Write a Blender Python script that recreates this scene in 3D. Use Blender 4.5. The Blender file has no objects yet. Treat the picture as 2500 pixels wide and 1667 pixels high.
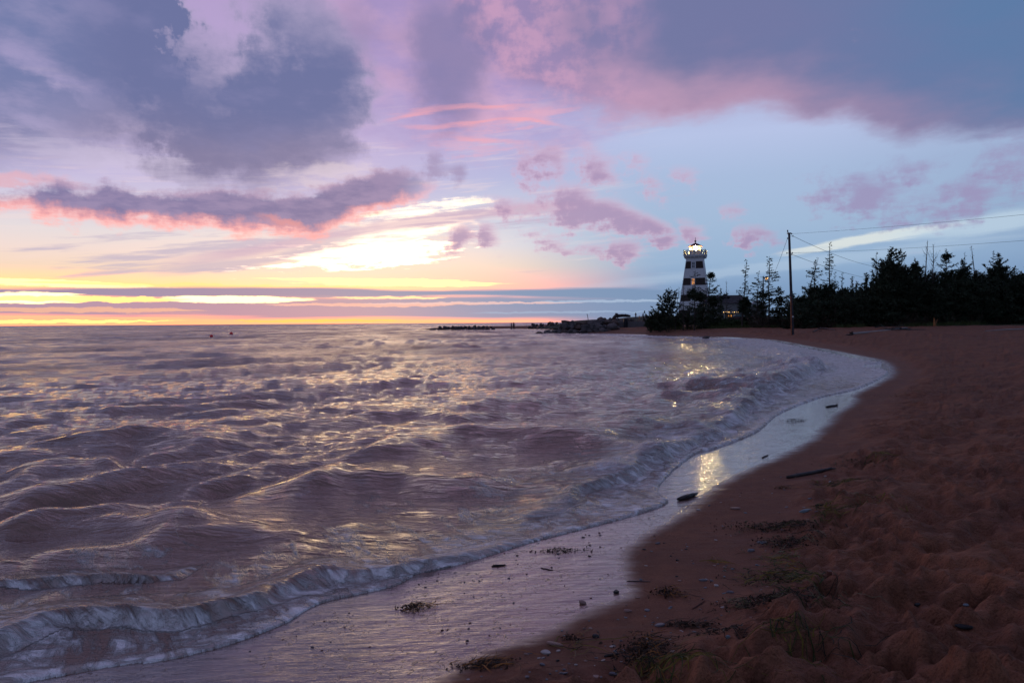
import bpy, math, random
import numpy as np
from mathutils import Vector, Matrix

# ------------------------------------------------------------------ camera
SC = bpy.context.scene
CAM_Z = 1.7
PITCH = math.radians(-1.59)
ROLL = 0.0066
FPX, CX, CY = 1667.0, 1250.0, 833.5        # focal length and centre in photo pixels (2500 wide)
F_ = np.array([0.0, math.cos(PITCH), math.sin(PITCH)])
U0 = np.array([0.0, -math.sin(PITCH), math.cos(PITCH)])
X0 = np.array([1.0, 0.0, 0.0])
R_ = math.cos(ROLL) * X0 - math.sin(ROLL) * U0
U_ = math.sin(ROLL) * X0 + math.cos(ROLL) * U0
cam_d = bpy.data.cameras.new('camera')
cam_d.sensor_width = 36.0
cam_d.lens = 36.0 * FPX / 2500.0
cam_d.clip_start = 0.05
cam_d.clip_end = 30000
cam = bpy.data.objects.new('camera', cam_d)
SC.collection.objects.link(cam)
cam.matrix_world = Matrix(((R_[0], U_[0], -F_[0], 0), (R_[1], U_[1], -F_[1], 0), (R_[2], U_[2], -F_[2], CAM_Z), (0, 0, 0, 1)))
SC.camera = cam
SC.view_settings.view_transform = 'Standard'
SC.view_settings.look = 'None'
SC.view_settings.exposure = 0.0
SC.view_settings.gamma = 1.0
SC.cycles.use_adaptive_sampling = True
SC.cycles.adaptive_threshold = 0.012
SC.cycles.adaptive_min_samples = 12
SC.cycles.max_bounces = 6
SC.cycles.diffuse_bounces = 2
SC.cycles.glossy_bounces = 3
SC.cycles.transmission_bounces = 4
SC.cycles.transparent_max_bounces = 8
SC.cycles.sample_clamp_indirect = 4.0


def pdir(px, py):
    """world direction through a photo pixel"""
    px = np.asarray(px, float); py = np.asarray(py, float)
    d = F_[None] * FPX + R_[None] * (px.reshape(-1, 1) - CX) + U_[None] * (CY - py.reshape(-1, 1))
    return d / np.linalg.norm(d, axis=1, keepdims=True)


def azel(px, py):
    d = pdir(px, py)[0]
    return math.degrees(math.atan2(d[0], d[1])), math.degrees(math.asin(d[2]))


def at_dist(px, py, dist):
    """point on the pixel's ray at forward distance dist (y = dist)"""
    d = pdir(px, py)[0]
    t = dist / d[1]
    return np.array([d[0] * t, dist, CAM_Z + d[2] * t])


def s2l(c):
    return tuple((v / 12.92 if v <= 0.04045 else ((v + 0.055) / 1.055) ** 2.4) for v in c)


# ------------------------------------------------------------------ node helper
class V:
    """a socket with arithmetic"""
    def __init__(s, nt, sock): s.nt, s.s = nt, sock
    def _m(s, op, *a, clamp=False):
        n = s.nt.nodes.new('ShaderNodeMath'); n.operation = op; n.use_clamp = clamp
        for i, v in enumerate((s,) + a):
            if isinstance(v, V): s.nt.links.new(v.s, n.inputs[i])
            else: n.inputs[i].default_value = v
        return V(s.nt, n.outputs[0])
    def __add__(s, o): return s._m('ADD', o)
    __radd__ = __add__
    def __sub__(s, o): return s._m('SUBTRACT', o)
    def __rsub__(s, o): return (s * -1.0) + o
    def __mul__(s, o): return s._m('MULTIPLY', o)
    __rmul__ = __mul__
    def __truediv__(s, o): return s._m('DIVIDE', o)
    def pow(s, o): return s._m('POWER', o)
    def abs(s): return s._m('ABSOLUTE')
    def max(s, o): return s._m('MAXIMUM', o)
    def min(s, o): return s._m('MINIMUM', o)
    def atan2(s, o): return s._m('ARCTAN2', o)
    def clamp(s): return s._m('ADD', 0.0, clamp=True)
    def ss(s, a, b, lo=0.0, hi=1.0):
        """smoothstep from a to b (a may be above b)"""
        n = s.nt.nodes.new('ShaderNodeMapRange'); n.interpolation_type = 'SMOOTHSTEP'
        if a > b: a, b, lo, hi = b, a, hi, lo
        s.nt.links.new(s.s, n.inputs[0])
        for i, v in ((1, a), (2, b), (3, lo), (4, hi)): n.inputs[i].default_value = v
        return V(s.nt, n.outputs[0])


def vec(nt, x, y, z):
    n = nt.nodes.new('ShaderNodeCombineXYZ')
    for i, v in enumerate((x, y, z)):
        if isinstance(v, V): nt.links.new(v.s, n.inputs[i])
        else: n.inputs[i].default_value = v
    return V(nt, n.outputs[0])


def noise(nt, co, scale, detail=5.0, rough=0.55, dist=0.0, ntype='FBM', dims='3D'):
    n = nt.nodes.new('ShaderNodeTexNoise'); n.noise_dimensions = dims; n.noise_type = ntype
    nt.links.new(co.s, n.inputs['Vector'])
    n.inputs['Scale'].default_value = scale; n.inputs['Detail'].default_value = detail
    n.inputs['Roughness'].default_value = rough; n.inputs['Distortion'].default_value = dist
    return V(nt, n.outputs['Fac'])


def mixc(nt, f, a, b, mode='MIX'):
    n = nt.nodes.new('ShaderNodeMix'); n.data_type = 'RGBA'; n.blend_type = mode
    if isinstance(f, V): nt.links.new(f.s, n.inputs[0])
    else: n.inputs[0].default_value = f
    for i, v in ((6, a), (7, b)):
        if isinstance(v, V): nt.links.new(v.s, n.inputs[i])
        else: n.inputs[i].default_value = tuple(v) + (1.0,)
    return V(nt, n.outputs[2])


def ramp(nt, f, pts, interp='LINEAR'):
    n = nt.nodes.new('ShaderNodeValToRGB'); n.color_ramp.interpolation = interp
    nt.links.new(f.s, n.inputs[0])
    el = n.color_ramp.elements
    while len(el) < len(pts): el.new(0.5)
    for e, (p, c) in zip(el, pts):
        e.position = p; e.color = tuple(c) + (1.0,)
    return V(nt, n.outputs[0])


def fcurve(nt, x, pts, x0, x1, y0, y1):
    """y = f(x), smooth through pts"""
    xx = ((x - x0) * (1.0 / (x1 - x0)))._m('ADD', 0.0, clamp=True)
    n = nt.nodes.new('ShaderNodeFloatCurve')
    c = n.mapping.curves[0]
    P = [((a - x0) / (x1 - x0), (b - y0) / (y1 - y0)) for a, b in pts]
    P = [p for p in P if 0.0 <= p[0] <= 1.0]
    n.mapping.use_clip = False
    while len(c.points) < len(P): c.points.new(0.5, 0.5)
    for q, p in zip(c.points, P): q.location = p; q.handle_type = 'AUTO_CLAMPED'
    n.mapping.update()
    nt.links.new(xx.s, n.inputs['Value'])
    return V(nt, n.outputs[0]) * (y1 - y0) + y0


# ------------------------------------------------------------------ sky
SUN_AZ, SUN_EL = azel(900, 700)
world = bpy.data.worlds.new('World'); SC.world = world
world.use_nodes = True
nt = world.node_tree; nt.nodes.clear()
tc = nt.nodes.new('ShaderNodeTexCoord')
sep = nt.nodes.new('ShaderNodeSeparateXYZ'); nt.links.new(tc.outputs['Generated'], sep.inputs[0])
dx, dy, dz0 = (V(nt, sep.outputs[i]) for i in range(3))
dz = dz0.max(0.0)
AZ = dx.atan2(dy) * 57.29578
EL = dz._m('ARCSINE') * 57.29578
# cloud deck coordinates: a plane high above, seen in perspective
k = dz + 0.13
PL = vec(nt, dx / k, dy / k, 0.0)
N1 = noise(nt, PL, 2.3, 4.0, 0.56, dims='2D') - 0.5             # big puffs
N2 = noise(nt, PL, 6.5, 5.0, 0.6, dims='2D') - 0.5              # medium
AE = vec(nt, AZ * 0.1, EL * 0.1, 3.0)
NP = noise(nt, AE, 5.2, 4.0, 0.62, dims='2D') - 0.5             # puffy, angular space
NF = noise(nt, AE, 1.6, 1.5, 0.5, dims='2D') - 0.5              # broad, angular space
# tilted streaks (cirrus and stratus)
ST = vec(nt, AZ * 0.05 + EL * 0.05, EL * 0.75 - AZ * 0.075, 7.0)
NS = noise(nt, ST, 1.9, 4.5, 0.62, dims='2D') - 0.5
SH = vec(nt, AZ * 0.055, EL * 1.9, 11.0)
NH = noise(nt, SH, 1.35, 3.5, 0.58, dims='2D') - 0.5       # flat streaks near the horizon
AZw = AZ + NP * 2.2 + NF * 2.0
ELw = EL + NP * 1.6 + N2 * 0.8


def cpts(pts):
    return [azel(x, y) for x, y in pts]


def edge(pts, az=None):
    return fcurve(nt, az or AZ, cpts(pts), -42.0, 42.0, -5.0, 40.0)


def gate(b, n, lo, hi):
    """a blob broken up by noise, never outside its rim"""
    return (b + n).ss(lo, hi) * b.ss(0.0, .22)


_vc = {}
def _wv(warp):
    warp = .2 if warp < .45 else .9
    if warp not in _vc:
        _vc[warp] = vec(nt, AZ + (AZw - AZ) * warp, EL + (ELw - EL) * warp, 1.0)
    return _vc[warp]


def blob(px, py, rx, ry, ang=0.0, warp=1.0, top=1.0):
    """elliptic bump, top at the centre to 0 at the rim; radii in photo pixels"""
    a, e = azel(px, py); w = _wv(warp)     # (made first: Cycles wants nodes in order)
    ca, sa = math.cos(math.radians(ang)), math.sin(math.radians(ang)); kx, ky = 29.1 / rx, 29.1 / ry
    uv = []
    for q in ((ca * kx, sa * kx, -(a * ca + e * sa) * kx), (-sa * ky, ca * ky, (a * sa - e * ca) * ky)):
        n = nt.nodes.new('ShaderNodeVectorMath'); n.operation = 'DOT_PRODUCT'
        nt.links.new(w.s, n.inputs[0]); n.inputs[1].default_value = q
        uv.append(V(nt, n.outputs['Value']))
    c = vec(nt, uv[0], uv[1], 0.0)
    l = nt.nodes.new('ShaderNodeVectorMath'); l.operation = 'LENGTH'
    nt.links.new(c.s, l.inputs[0])
    return V(nt, l.outputs['Value']).ss(0.0, 1.0, top, 0.0)


def srgb(*c): return s2l(c)


# base colour: three vertical gradients blended by azimuth
def grad(cols, hot=(1.0, 1.0, 1.0)):
    pts = []
    for y, c in cols:
        e = azel(1250, y)[1]
        pts.append((max(0.0, e) / 60.0, tuple(l_ * h_ for l_, h_ in zip(s2l(c), (hot if 690 < y else (1.0, 1, 1))))))
    pts.sort(key=lambda p: p[0])
    return ramp(nt, EL * (1 / 60.0), pts)
gl = grad([(787, (1.0, .76, .58)), (745, (.98, .78, .62)), (700, (1.0, .90, .62)), (668, (.98, .86, .76)), (630, (.96, .87, .84)),
           (590, (.91, .87, .88)), (545, (.85, .83, .89)), (470, (.78, .74, .88)), (330, (.76, .70, .86)), (120, (.72, .64, .82)), (0, (.70, .62, .80)), (-500, (.50, .48, .64))], (2.0, 1.05, 1.0))
gm = grad([(787, (.98, .78, .66)), (745, (.72, .70, .78)), (700, (.97, .80, .72)), (650, (.95, .86, .80)), (600, (.86, .86, .90)),
           (520, (.80, .82, .90)), (430, (.72, .73, .88)), (300, (.72, .68, .86)), (120, (.70, .61, .80)), (-500, (.50, .48, .64))], (1.5, 1.02, 1.0))
gr = grad([(787, (.46, .60, .76)), (745, (.44, .58, .74)), (700, (.50, .63, .78)), (650, (.58, .70, .83)), (560, (.63, .73, .85)),
           (450, (.66, .74, .87)), (350, (.72, .77, .91)), (250, (.69, .72, .87)), (0, (.48, .55, .72)), (-500, (.36, .42, .58))])
a1 = azel(820, 700)[0]; a2 = azel(1250, 700)[0]; a3 = azel(1650, 700)[0]
col = mixc(nt, AZ.ss(a1, a2), gl, gm)
col = mixc(nt, AZ.ss(a2 - 3, a3), col, gr)
# farther round to the right it is later dusk
col = mixc(nt, AZ.ss(20, 60, 0, .55), col, srgb(.38, .47, .64))
# sunlit glow behind the thin cloud
g0 = blob(830, 640, 560, 125, 3, warp=.5)
col = mixc(nt, g0 * 0.5, col, (1.25, .90, .68))
g1 = blob(880, 618, 400, 54, 5, warp=1.0)
gs = gate(g1, NS * 3.4 + N2 * 1.6 + NH * 1.2, .30, .85)
col = mixc(nt, gs * .9, col, (4.2, 2.9, 1.7))
col = mixc(nt, (NS * -1.0 + N2 * .6).ss(-.02, .16) * g1.ss(0, .5) * .55, col, srgb(.97, .86, .80))
g2 = blob(1010, 548, 300, 62, 11, warp=.8)
col = mixc(nt, gate(g2, NS * 2.4 + N2 * .8, .2, .85), col, (1.9, 1.55, 1.1))
# tilted cirrus, white to lilac over the pale band
cir = (NS + blob(560, 600, 600, 100, 8, warp=.3) * .3 + blob(1200, 540, 520, 90, 8, warp=.3) * .2).ss(.16, .4)
col = mixc(nt, cir * EL.ss(2.0, 4.0) * EL.ss(16, 9) * AZ.ss(24, 0) * .75, col, srgb(.74, .70, .80))
cw = (NS * -1.0).ss(.02, .25) * EL.ss(3, 5) * EL.ss(22, 12)
col = mixc(nt, cw * AZ.ss(16, 2) * .3, col, srgb(.99, .88, .86))
# long tilted ribbon (from the glow up to the pink puffs)
rib_e = edge([(300, 655), (560, 622), (810, 575), (1000, 545), (1200, 520), (1330, 508), (1480, 500)])
rib = (EL - rib_e + NS * .7 + N2 * .3).abs()
col = mixc(nt, rib.ss(.75, .15) * (AZ.ss(*[azel(x, 600)[0] for x in (280, 600)])) * AZ.ss(*[azel(x, 500)[0] for x in (1480, 1300)]) * .8, col, srgb(.80, .69, .78))
rib2_e = edge([(300, 670), (480, 655), (640, 640), (760, 610), (900, 585)])
rib2 = (EL - rib2_e + NS * 1.0 + N2 * .4).abs()
col = mixc(nt, rib2.ss(.6, .1) * (AZ.ss(*[azel(x, 600)[0] for x in (330, 480)])) * AZ.ss(*[azel(x, 500)[0] for x in (900, 760)]) * .75, col, srgb(.77, .71, .79))
# right: pale bright strip low over the trees
rs = blob(2110, 585, 240, 20, 7, warp=.35)
col = mixc(nt, gate(rs, NS * 1.6 + NH * .6, .12, .8) * .8, col, srgb(.90, .92, .90))
rs2 = blob(2420, 545, 320, 40, 5, warp=.35)
col = mixc(nt, gate(rs2, NS * .8, .15, .9) * .6, col, srgb(.78, .86, .92))
col = mixc(nt, gate(blob(1900, 650, 900, 26, 5, warp=.3), NH * .6, .2, .9) * .35, col, srgb(.74, .82, .90))
# pink wisps mid-right of the large cloud
w1 = gate(blob(1190, 285, 330, 60, 3, warp=.8), NS * 2.0 + N2 * .8, .3, .9)
col = mixc(nt, w1 * .75, col, srgb(.94, .70, .77))
w2 = gate(blob(1140, 350, 220, 60, -4, warp=.8), NS * 2.2 + N2, .35, .95)
col = mixc(nt, w2 * .6, col, srgb(.88, .70, .80))

# --- upper lilac-pink veil (top middle)
veil = (blob(1150, 90, 760, 420, 0, warp=1.0) + N1 * 1.1).ss(.2, .9)
col = mixc(nt, veil * .85, col, mixc(nt, (N2 + NF * .6).ss(-.25, .25), srgb(.66, .58, .78), srgb(.81, .66, .80)))

# --- cloud B: the big sheet over the top right, pink underside
eb = edge([(-200, -1500), (900, -300), (1080, 0), (1180, 150), (1290, 240), (1400, 290), (1600, 306), (1800, 300), (1950, 298), (2080, 318), (2220, 348), (2400, 352), (2500, 356), (2600, 360)])
dB = (EL - eb) + NF * 1.8 + N1 * 3.0 + N2 * 1.3 + NP * .5
mB = dB.ss(-.6, 1.7)
pkB = mixc(nt, AZ.ss(azel(1350, 300)[0], azel(2450, 300)[0]), srgb(.79, .63, .74), srgb(.59, .52, .66))
cB = mixc(nt, (dB + N1 * 3).ss(.3, 6.0), pkB, srgb(.45, .47, .64))
cB = mixc(nt, (AZ + EL * .6 + N1 * 14).ss(azel(2150, 0)[0], azel(2700, 0)[0] + 18), cB, srgb(.34, .49, .66))
cB = mixc(nt, (AZ - EL * .1 + NF * 14 + N1 * 14).ss(azel(1620, 200)[0], azel(1100, 200)[0]), cB, mixc(nt, (N2 + NP).ss(-.25, .25), srgb(.60, .53, .71), srgb(.77, .61, .75)))
col = mixc(nt, mB, col, cB)

# --- cloud A: the dark mass left of centre
top = edge([(-400, -3000), (-150, -2500), (200, -2000), (360, -600), (410, -200), (440, 0), (480, 50), (530, 50), (580, -20), (640, -50), (700, -90), (770, -70), (840, 30), (900, 160), (960, 340), (1010, 700), (1300, 780)], AZ + N1 * 9 + NP * 5)
bot = edge([(-400, 480), (-100, 430), (60, 415), (200, 390), (300, 390), (380, 440), (460, 478), (600, 482), (740, 455), (820, 425), (870, 380), (905, 320), (945, 220), (1000, 60), (1080, -200), (1250, -900)], AZ + N1 * 8 + NP * 5)
dA = (EL - bot).min((top - EL) * .8) + N1 * 2.0 + NP * 2.6 + N2 * 1.8
mA = dA.ss(-1.2, 2.8)
holes = blob(110, 165, 190, 60, -14) + blob(70, 290, 230, 60, -18, top=.9) + blob(240, 250, 110, 40, -20, top=.6) + blob(20, 60, 120, 60, 0, top=.4)
holes = holes + N2 * .9 + NP * .5
mA = (mA - holes.ss(.35, 1.4) * .42).max(0)
cA = mixc(nt, (dA + N2 * 3).ss(-.3, 5.5), srgb(.66, .62, .76), srgb(.42, .45, .63))
cA = mixc(nt, (EL + NF * 3).ss(17, 12) * .8, cA, srgb(.50, .475, .62))
cA = mixc(nt, (N1 + N2 * .7).ss(-.02, .32) * .3, cA, srgb(.58, .56, .73))
cA = mixc(nt, AZ.ss(azel(330, 200)[0], azel(40, 200)[0]) * .45, cA, mixc(nt, N2.ss(-.2, .2), srgb(.50, .54, .72), srgb(.66, .64, .80)))
col = mixc(nt, mA, col, cA)
# second dark lobe, upper middle
lob = (blob(1090, 130, 190, 300, 5, warp=1.0) + blob(880, 90, 120, 200, 0, top=.6) + N1 * .9 + N2 * .4).ss(.2, 1.0)
col = mixc(nt, lob * .85, col, srgb(.51, .49, .67))
for pts_, w_, x0_, x1_ in (([(930, 300), (1010, 278), (1130, 264), (1260, 262), (1400, 275)], .35, 960, 1300), ([(930, 305), (1040, 312), (1150, 300), (1250, 288), (1400, 314)], .28, 1000, 1370), ([(1050, 330), (1200, 345), (1300, 350)], .3, 1120, 1290)):
    r_ = (EL - edge(pts_) + NS * .8 + N2 * .5).abs()
    col = mixc(nt, r_.ss(w_, .04) * AZ.ss(azel(x0_ - 50, 290)[0], azel(x0_ + 40, 290)[0]) * AZ.ss(azel(x1_ + 50, 290)[0], azel(x1_ - 80, 290)[0]) * (N2 + .55).clamp() * .9, col, srgb(.98, .67, .71))
# bright rim wisps under cloud A
rw = gate(blob(300, 400, 460, 70, -8, warp=.7), NS * 1.6 + N2 * .8, .35, 1.0)
col = mixc(nt, rw * .4, col, srgb(.84, .79, .88))
rw2 = gate(blob(800, 430, 260, 60, 8, warp=.8), NS * .8 + N2 * 1.6, .3, 1.0)
col = mixc(nt, rw2 * .6, col, srgb(.90, .83, .87))
col = mixc(nt, (blob(30, 440, 180, 26, 6, warp=.6) + N2).ss(.2, .9) * .6, col, srgb(.92, .68, .72))

# --- cloud C: long strip with a burning underside
ct = edge([(-200, 470), (0, 478), (90, 450), (150, 440), (210, 466), (260, 442), (320, 462), (430, 470), (560, 450), (640, 474), (760, 462), (860, 430), (1000, 415), (1060, 440), (1120, 500), (1200, 700)])
cb = edge([(-200, 500), (0, 512), (120, 532), (250, 550), (400, 553), (560, 568), (740, 578), (800, 575), (850, 545), (930, 520), (1030, 485), (1120, 440), (1200, 430)])
dC = (EL - cb).min((ct - EL) * 1.1) + NP * 2.0 + N2 * 1.8
mC = dC.ss(-.45, .75)
under = (EL - cb + NP * 1.6 + N2 * 1.2)
cC = mixc(nt, under.ss(1.35, .05), mixc(nt, N2.ss(-.2, .2), srgb(.50, .47, .64), srgb(.60, .54, .69)), (1.15, .46, .42))
cC = mixc(nt, (ct - EL + NP * 1.6).ss(.7, 0) * .5, cC, srgb(.82, .68, .78))
col = mixc(nt, mC * (AZ.ss(azel(1130, 450)[0], azel(930, 450)[0], 0, 1)), col, cC)
# extra ember streak
em = (blob(690, 540, 110, 18, -8, warp=.8)).ss(.1, 1)
col = mixc(nt, em * .55, col, srgb(.98, .62, .58))
# dark lumps along its top
lp = (blob(1055, 400, 50, 60) + blob(1115, 425, 55, 55) + blob(950, 450, 110, 60, 15) + N2 * .9 + NP * .5).ss(.3, 1.05)
col = mixc(nt, lp * .7, col, srgb(.62, .55, .70))

# --- pink puffs (Cumulus fragments)
pf = None
for (x, y, rx, ry, an, w) in ((1320, 405, 62, 62, 20, .95), (1455, 420, 58, 70, 60, .85), (1400, 505, 110, 60, -12, 1.1), (1500, 535, 120, 48, -22, 1.15), (1600, 562, 70, 36, -25, 1.1),
                              (1120, 575, 55, 42, 10, .9), (1185, 572, 52, 34, -25, .9), (1255, 510, 75, 34, -10, .7), (1330, 590, 75, 36, -20, .7), (1395, 615, 30, 14, 0, .7),
                              (1450, 612, 55, 24, -5, .7), (1515, 612, 62, 30, -5, 1.0), (1555, 400, 36, 40, -60, .6), (1600, 450, 60, 34, -40, .55), (1660, 430, 60, 28, -5, .6),
                              (1790, 520, 48, 26, 20, .5), (1700, 565, 50, 34, -25, .6), (1840, 580, 55, 30, -15, .95),
                              (2110, 480, 110, 62, -18, .85), (2240, 500, 70, 44, 5, .6), (2360, 480, 95, 56, 0, .75), (2200, 430, 90, 46, 0, .55),
                              (2470, 400, 120, 60, 10, .7)):
    b = blob(x, y, rx * 1.65, ry * 1.65, an, warp=.9, top=w)
    pf = b if pf is None else pf.max(b)
pd = pf + NP * 1.2 + N2 * .9
mP = pd.ss(.18, .95) * pf.ss(0, .2)
cP = mixc(nt, pd.ss(.35, 1.1), srgb(.86, .70, .80), srgb(.67, .56, .71))
cP = mixc(nt, AZ.ss(azel(1700, 500)[0], azel(2100, 500)[0]), cP, srgb(.61, .57, .73))
col = mixc(nt, mP * .85, col, cP)

# --- stratus bands on the horizon
def band(pts_t, pts_b, amp=.35, soft=.16, a_lo=None, a_hi=None, op=1.0, c1=None, c2=None):
    global col
    t, b = edge(pts_t), edge(pts_b)
    d = (EL - b).min(t - EL) + NH * amp
    m = d.ss(-soft, soft)
    if a_lo: m = m * (AZ + NH * 6).ss(azel(a_lo[0], 740)[0], azel(a_lo[1], 740)[0])
    if a_hi: m = m * (AZ + NH * 6).ss(azel(a_hi[0], 740)[0], azel(a_hi[1], 740)[0])
    c = mixc(nt, AZ.ss(azel(500, 740)[0], azel(1250, 740)[0]), c1 or srgb(.62, .56, .68), c2 or srgb(.45, .58, .73))
    col = mixc(nt, m * op, col, c)
HB = srgb(1.0, .90, .45)
# yellow slits first
def slit(x, y, rx, ry, an=0, c=(3.6, 2.1, .55), op=1.0, k=1.1):
    global col
    m = gate(blob(x, y, rx, ry, an, warp=.12), NH * k, .3, .6)
    col = mixc(nt, m * op, col, c)
slit(160, 694, 420, 11, -1, (2.6, 1.5, .6), .9, 1.5)
slit(950, 690, 430, 17, -1, (3.0, 1.6, .55), .95, 1.6)
slit(620, 700, 600, 10, 0, (1.7, .85, .3), .7, 1.5)
band([(-200, 705), (200, 704), (500, 700), (760, 702), (1100, 708), (1500, 704), (1640, 708)], [(-200, 716), (200, 722), (500, 726), (800, 725), (1100, 722), (1700, 735)], .42, .14)
band([(-200, 722), (400, 727), (800, 727), (1100, 726), (1700, 720)], [(-200, 770), (300, 770), (700, 776), (1100, 778), (1700, 795)], .75, .22, op=.92)
slit(60, 727, 210, 20, 0, (3.8, 2.5, .9))
slit(580, 732, 270, 16, 0, (3.8, 2.5, .9), 1.0, .9)
slit(200, 730, 330, 11, 0, (2.4, 1.3, .35), .9, .9)
slit(950, 727, 230, 5, 0, (1.8, 1.0, .5), .8, .6)
slit(900, 744, 500, 7, 0, srgb(.96, .75, .70), .8, 1.0)
slit(1150, 740, 500, 5, 0, srgb(.92, .78, .78), .8, .8)
slit(250, 757, 420, 9, 0, srgb(.98, .74, .62), .8, 1.2)
slit(1500, 735, 350, 6, 0, srgb(.66, .76, .87), .7, .8)
slit(1400, 762, 400, 5, 0, srgb(.60, .72, .84), .6, .8)
# last glow on the waterline
gq = (EL + NH * .28).ss(.55, .12) * AZ.ss(azel(1500, 780)[0], azel(1120, 780)[0])
col = mixc(nt, gq, col, (2.0, .58, .28))
slit(150, 785, 380, 6, 0, (2.6, 1.5, .35), 1.0, .7)
slit(780, 783, 330, 5, 0, srgb(1.0, .84, .45), 1.0, .7)

# zenith: the deck closes over, and behind the camera it is plain dusk
hi = (EL + N1 * 12).ss(27, 46)
col = mixc(nt, hi, col, mixc(nt, (N1 + N2 * .4).ss(-.2, .25), srgb(.40, .42, .58), srgb(.60, .55, .70)))
bk = dy.ss(.35, -.4)
col = mixc(nt, bk * .9, col, mixc(nt, EL.ss(0, 40), srgb(.44, .53, .67), srgb(.43, .47, .61)))

sky = nt.nodes.new('ShaderNodeTexSky'); sky.sky_type = 'NISHITA'; sky.sun_disc = False
sky.sun_elevation = math.radians(max(SUN_EL, 1.5)); sky.sun_rotation = math.radians(SUN_AZ)
b1 = nt.nodes.new('ShaderNodeBackground'); nt.links.new(sky.outputs[0], b1.inputs[0]); b1.inputs[1].default_value = 0.004
b2 = nt.nodes.new('ShaderNodeBackground'); nt.links.new(col.s, b2.inputs[0]); b2.inputs[1].default_value = 0.97
ad = nt.nodes.new('ShaderNodeAddShader'); nt.links.new(b1.outputs[0], ad.inputs[0]); nt.links.new(b2.outputs[0], ad.inputs[1])
wo = nt.nodes.new('ShaderNodeOutputWorld'); nt.links.new(ad.outputs[0], wo.inputs[0])
world.cycles.sampling_method = 'MANUAL'; world.cycles.sample_map_resolution = 512

# the sun itself is behind the cloud bank: a weak, wide, warm lamp
sd = bpy.data.lights.new('sun', 'SUN'); sd.energy = 0.03; sd.angle = math.radians(20); sd.color = (1.0, .72, .42)
so = bpy.data.objects.new('sun', sd); SC.collection.objects.link(so)
_e = math.radians(5.0); _a = math.radians(SUN_AZ)
sv = Vector((math.sin(_a) * math.cos(_e), math.cos(_a) * math.cos(_e), math.sin(_e)))
so.rotation_euler = sv.to_track_quat('Z', 'Y').to_euler()
# ------------------------------------------------------------------ numpy tools
rng = np.random.default_rng(7)
_P = rng.permutation(4096)
_G = rng.uniform(0, 2 * np.pi, 4096)
_G = np.stack([np.cos(_G), np.sin(_G)], 1).astype(np.float32)


def perlin(x, y):
    x = np.asarray(x, np.float32); y = np.asarray(y, np.float32)
    xi = np.floor(x).astype(np.int64); yi = np.floor(y).astype(np.int64)
    xf = x - xi; yf = y - yi
    u = xf * xf * xf * (xf * (xf * 6 - 15) + 10); v = yf * yf * yf * (yf * (yf * 6 - 15) + 10)

    def g(ix, iy, fx, fy):
        q = _G[_P[(_P[ix & 4095] + iy) & 4095]]
        return q[..., 0] * fx + q[..., 1] * fy
    a = g(xi, yi, xf, yf); b = g(xi + 1, yi, xf - 1, yf)
    c = g(xi, yi + 1, xf, yf - 1); d = g(xi + 1, yi + 1, xf - 1, yf - 1)
    return (a + (b - a) * u) * (1 - v) + (c + (d - c) * u) * v


def fbm(x, y, o=4, g=.5):
    s = 0; a = 1.0
    for i in range(o):
        s = s + a * perlin(x * 2 ** i + 17.3 * i, y * 2 ** i - 9.1 * i); a *= g
    return s


def sstep(a, b, x):
    t = np.clip((x - a) / (b - a), 0, 1)
    return t * t * (3 - 2 * t)


def on_plane(px, py, z=0.0):
    d = pdir(px, py)
    t = (z - CAM_Z) / d[:, 2]
    return np.stack([d[:, 0] * t, d[:, 1] * t], 1)


def crom(P, n=6, closed=False):
    P = np.asarray(P, float); out = []
    N = len(P)
    for i in range(N if closed else N - 1):
        if closed: a, b, c, d = P[(i - 1) % N], P[i], P[(i + 1) % N], P[(i + 2) % N]
        else: a, b, c, d = P[max(i - 1, 0)], P[i], P[i + 1], P[min(i + 2, N - 1)]
        for t in np.linspace(0, 1, n, endpoint=False):
            out.append(.5 * ((2 * b) + (c - a) * t + (2 * a - 5 * b + 4 * c - d) * t * t + (3 * b - a - 3 * c + d) * t ** 3))
    if not closed: out.append(P[-1])
    return np.array(out)


def dist_poly(x, y, P, closed=False):
    """unsigned distance, arc parameter and side (+ left of the walking direction) of the nearest segment"""
    P = np.asarray(P, float)
    A = P; B = np.roll(P, -1, 0)
    if not closed: A, B = A[:-1], B[:-1]
    best = np.full(x.shape, 1e18); arc = np.zeros(x.shape); side = np.zeros(x.shape)
    s0 = 0.0
    for (ax, ay), (bx, by) in zip(A, B):
        ex, ey = bx - ax, by - ay; L2 = ex * ex + ey * ey + 1e-12; L = math.sqrt(L2)
        wx, wy = x - ax, y - ay
        t = np.clip((wx * ex + wy * ey) / L2, 0, 1)
        d2 = (wx - t * ex) ** 2 + (wy - t * ey) ** 2
        m = d2 < best
        best = np.where(m, d2, best); arc = np.where(m, s0 + t * L, arc)
        side = np.where(m, ex * wy - ey * wx, side)
        s0 += L
    return np.sqrt(best), arc, np.sign(side)


def inside(x, y, P):
    c = np.zeros(x.shape, bool); n = len(P)
    for i in range(n):
        x1, y1 = P[i]; x2, y2 = P[(i + 1) % n]
        if y1 == y2: continue
        m = ((y1 > y) != (y2 > y)) & (x < (x2 - x1) * (y - y1) / (y2 - y1) + x1)
        c ^= m
    return c


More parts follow.
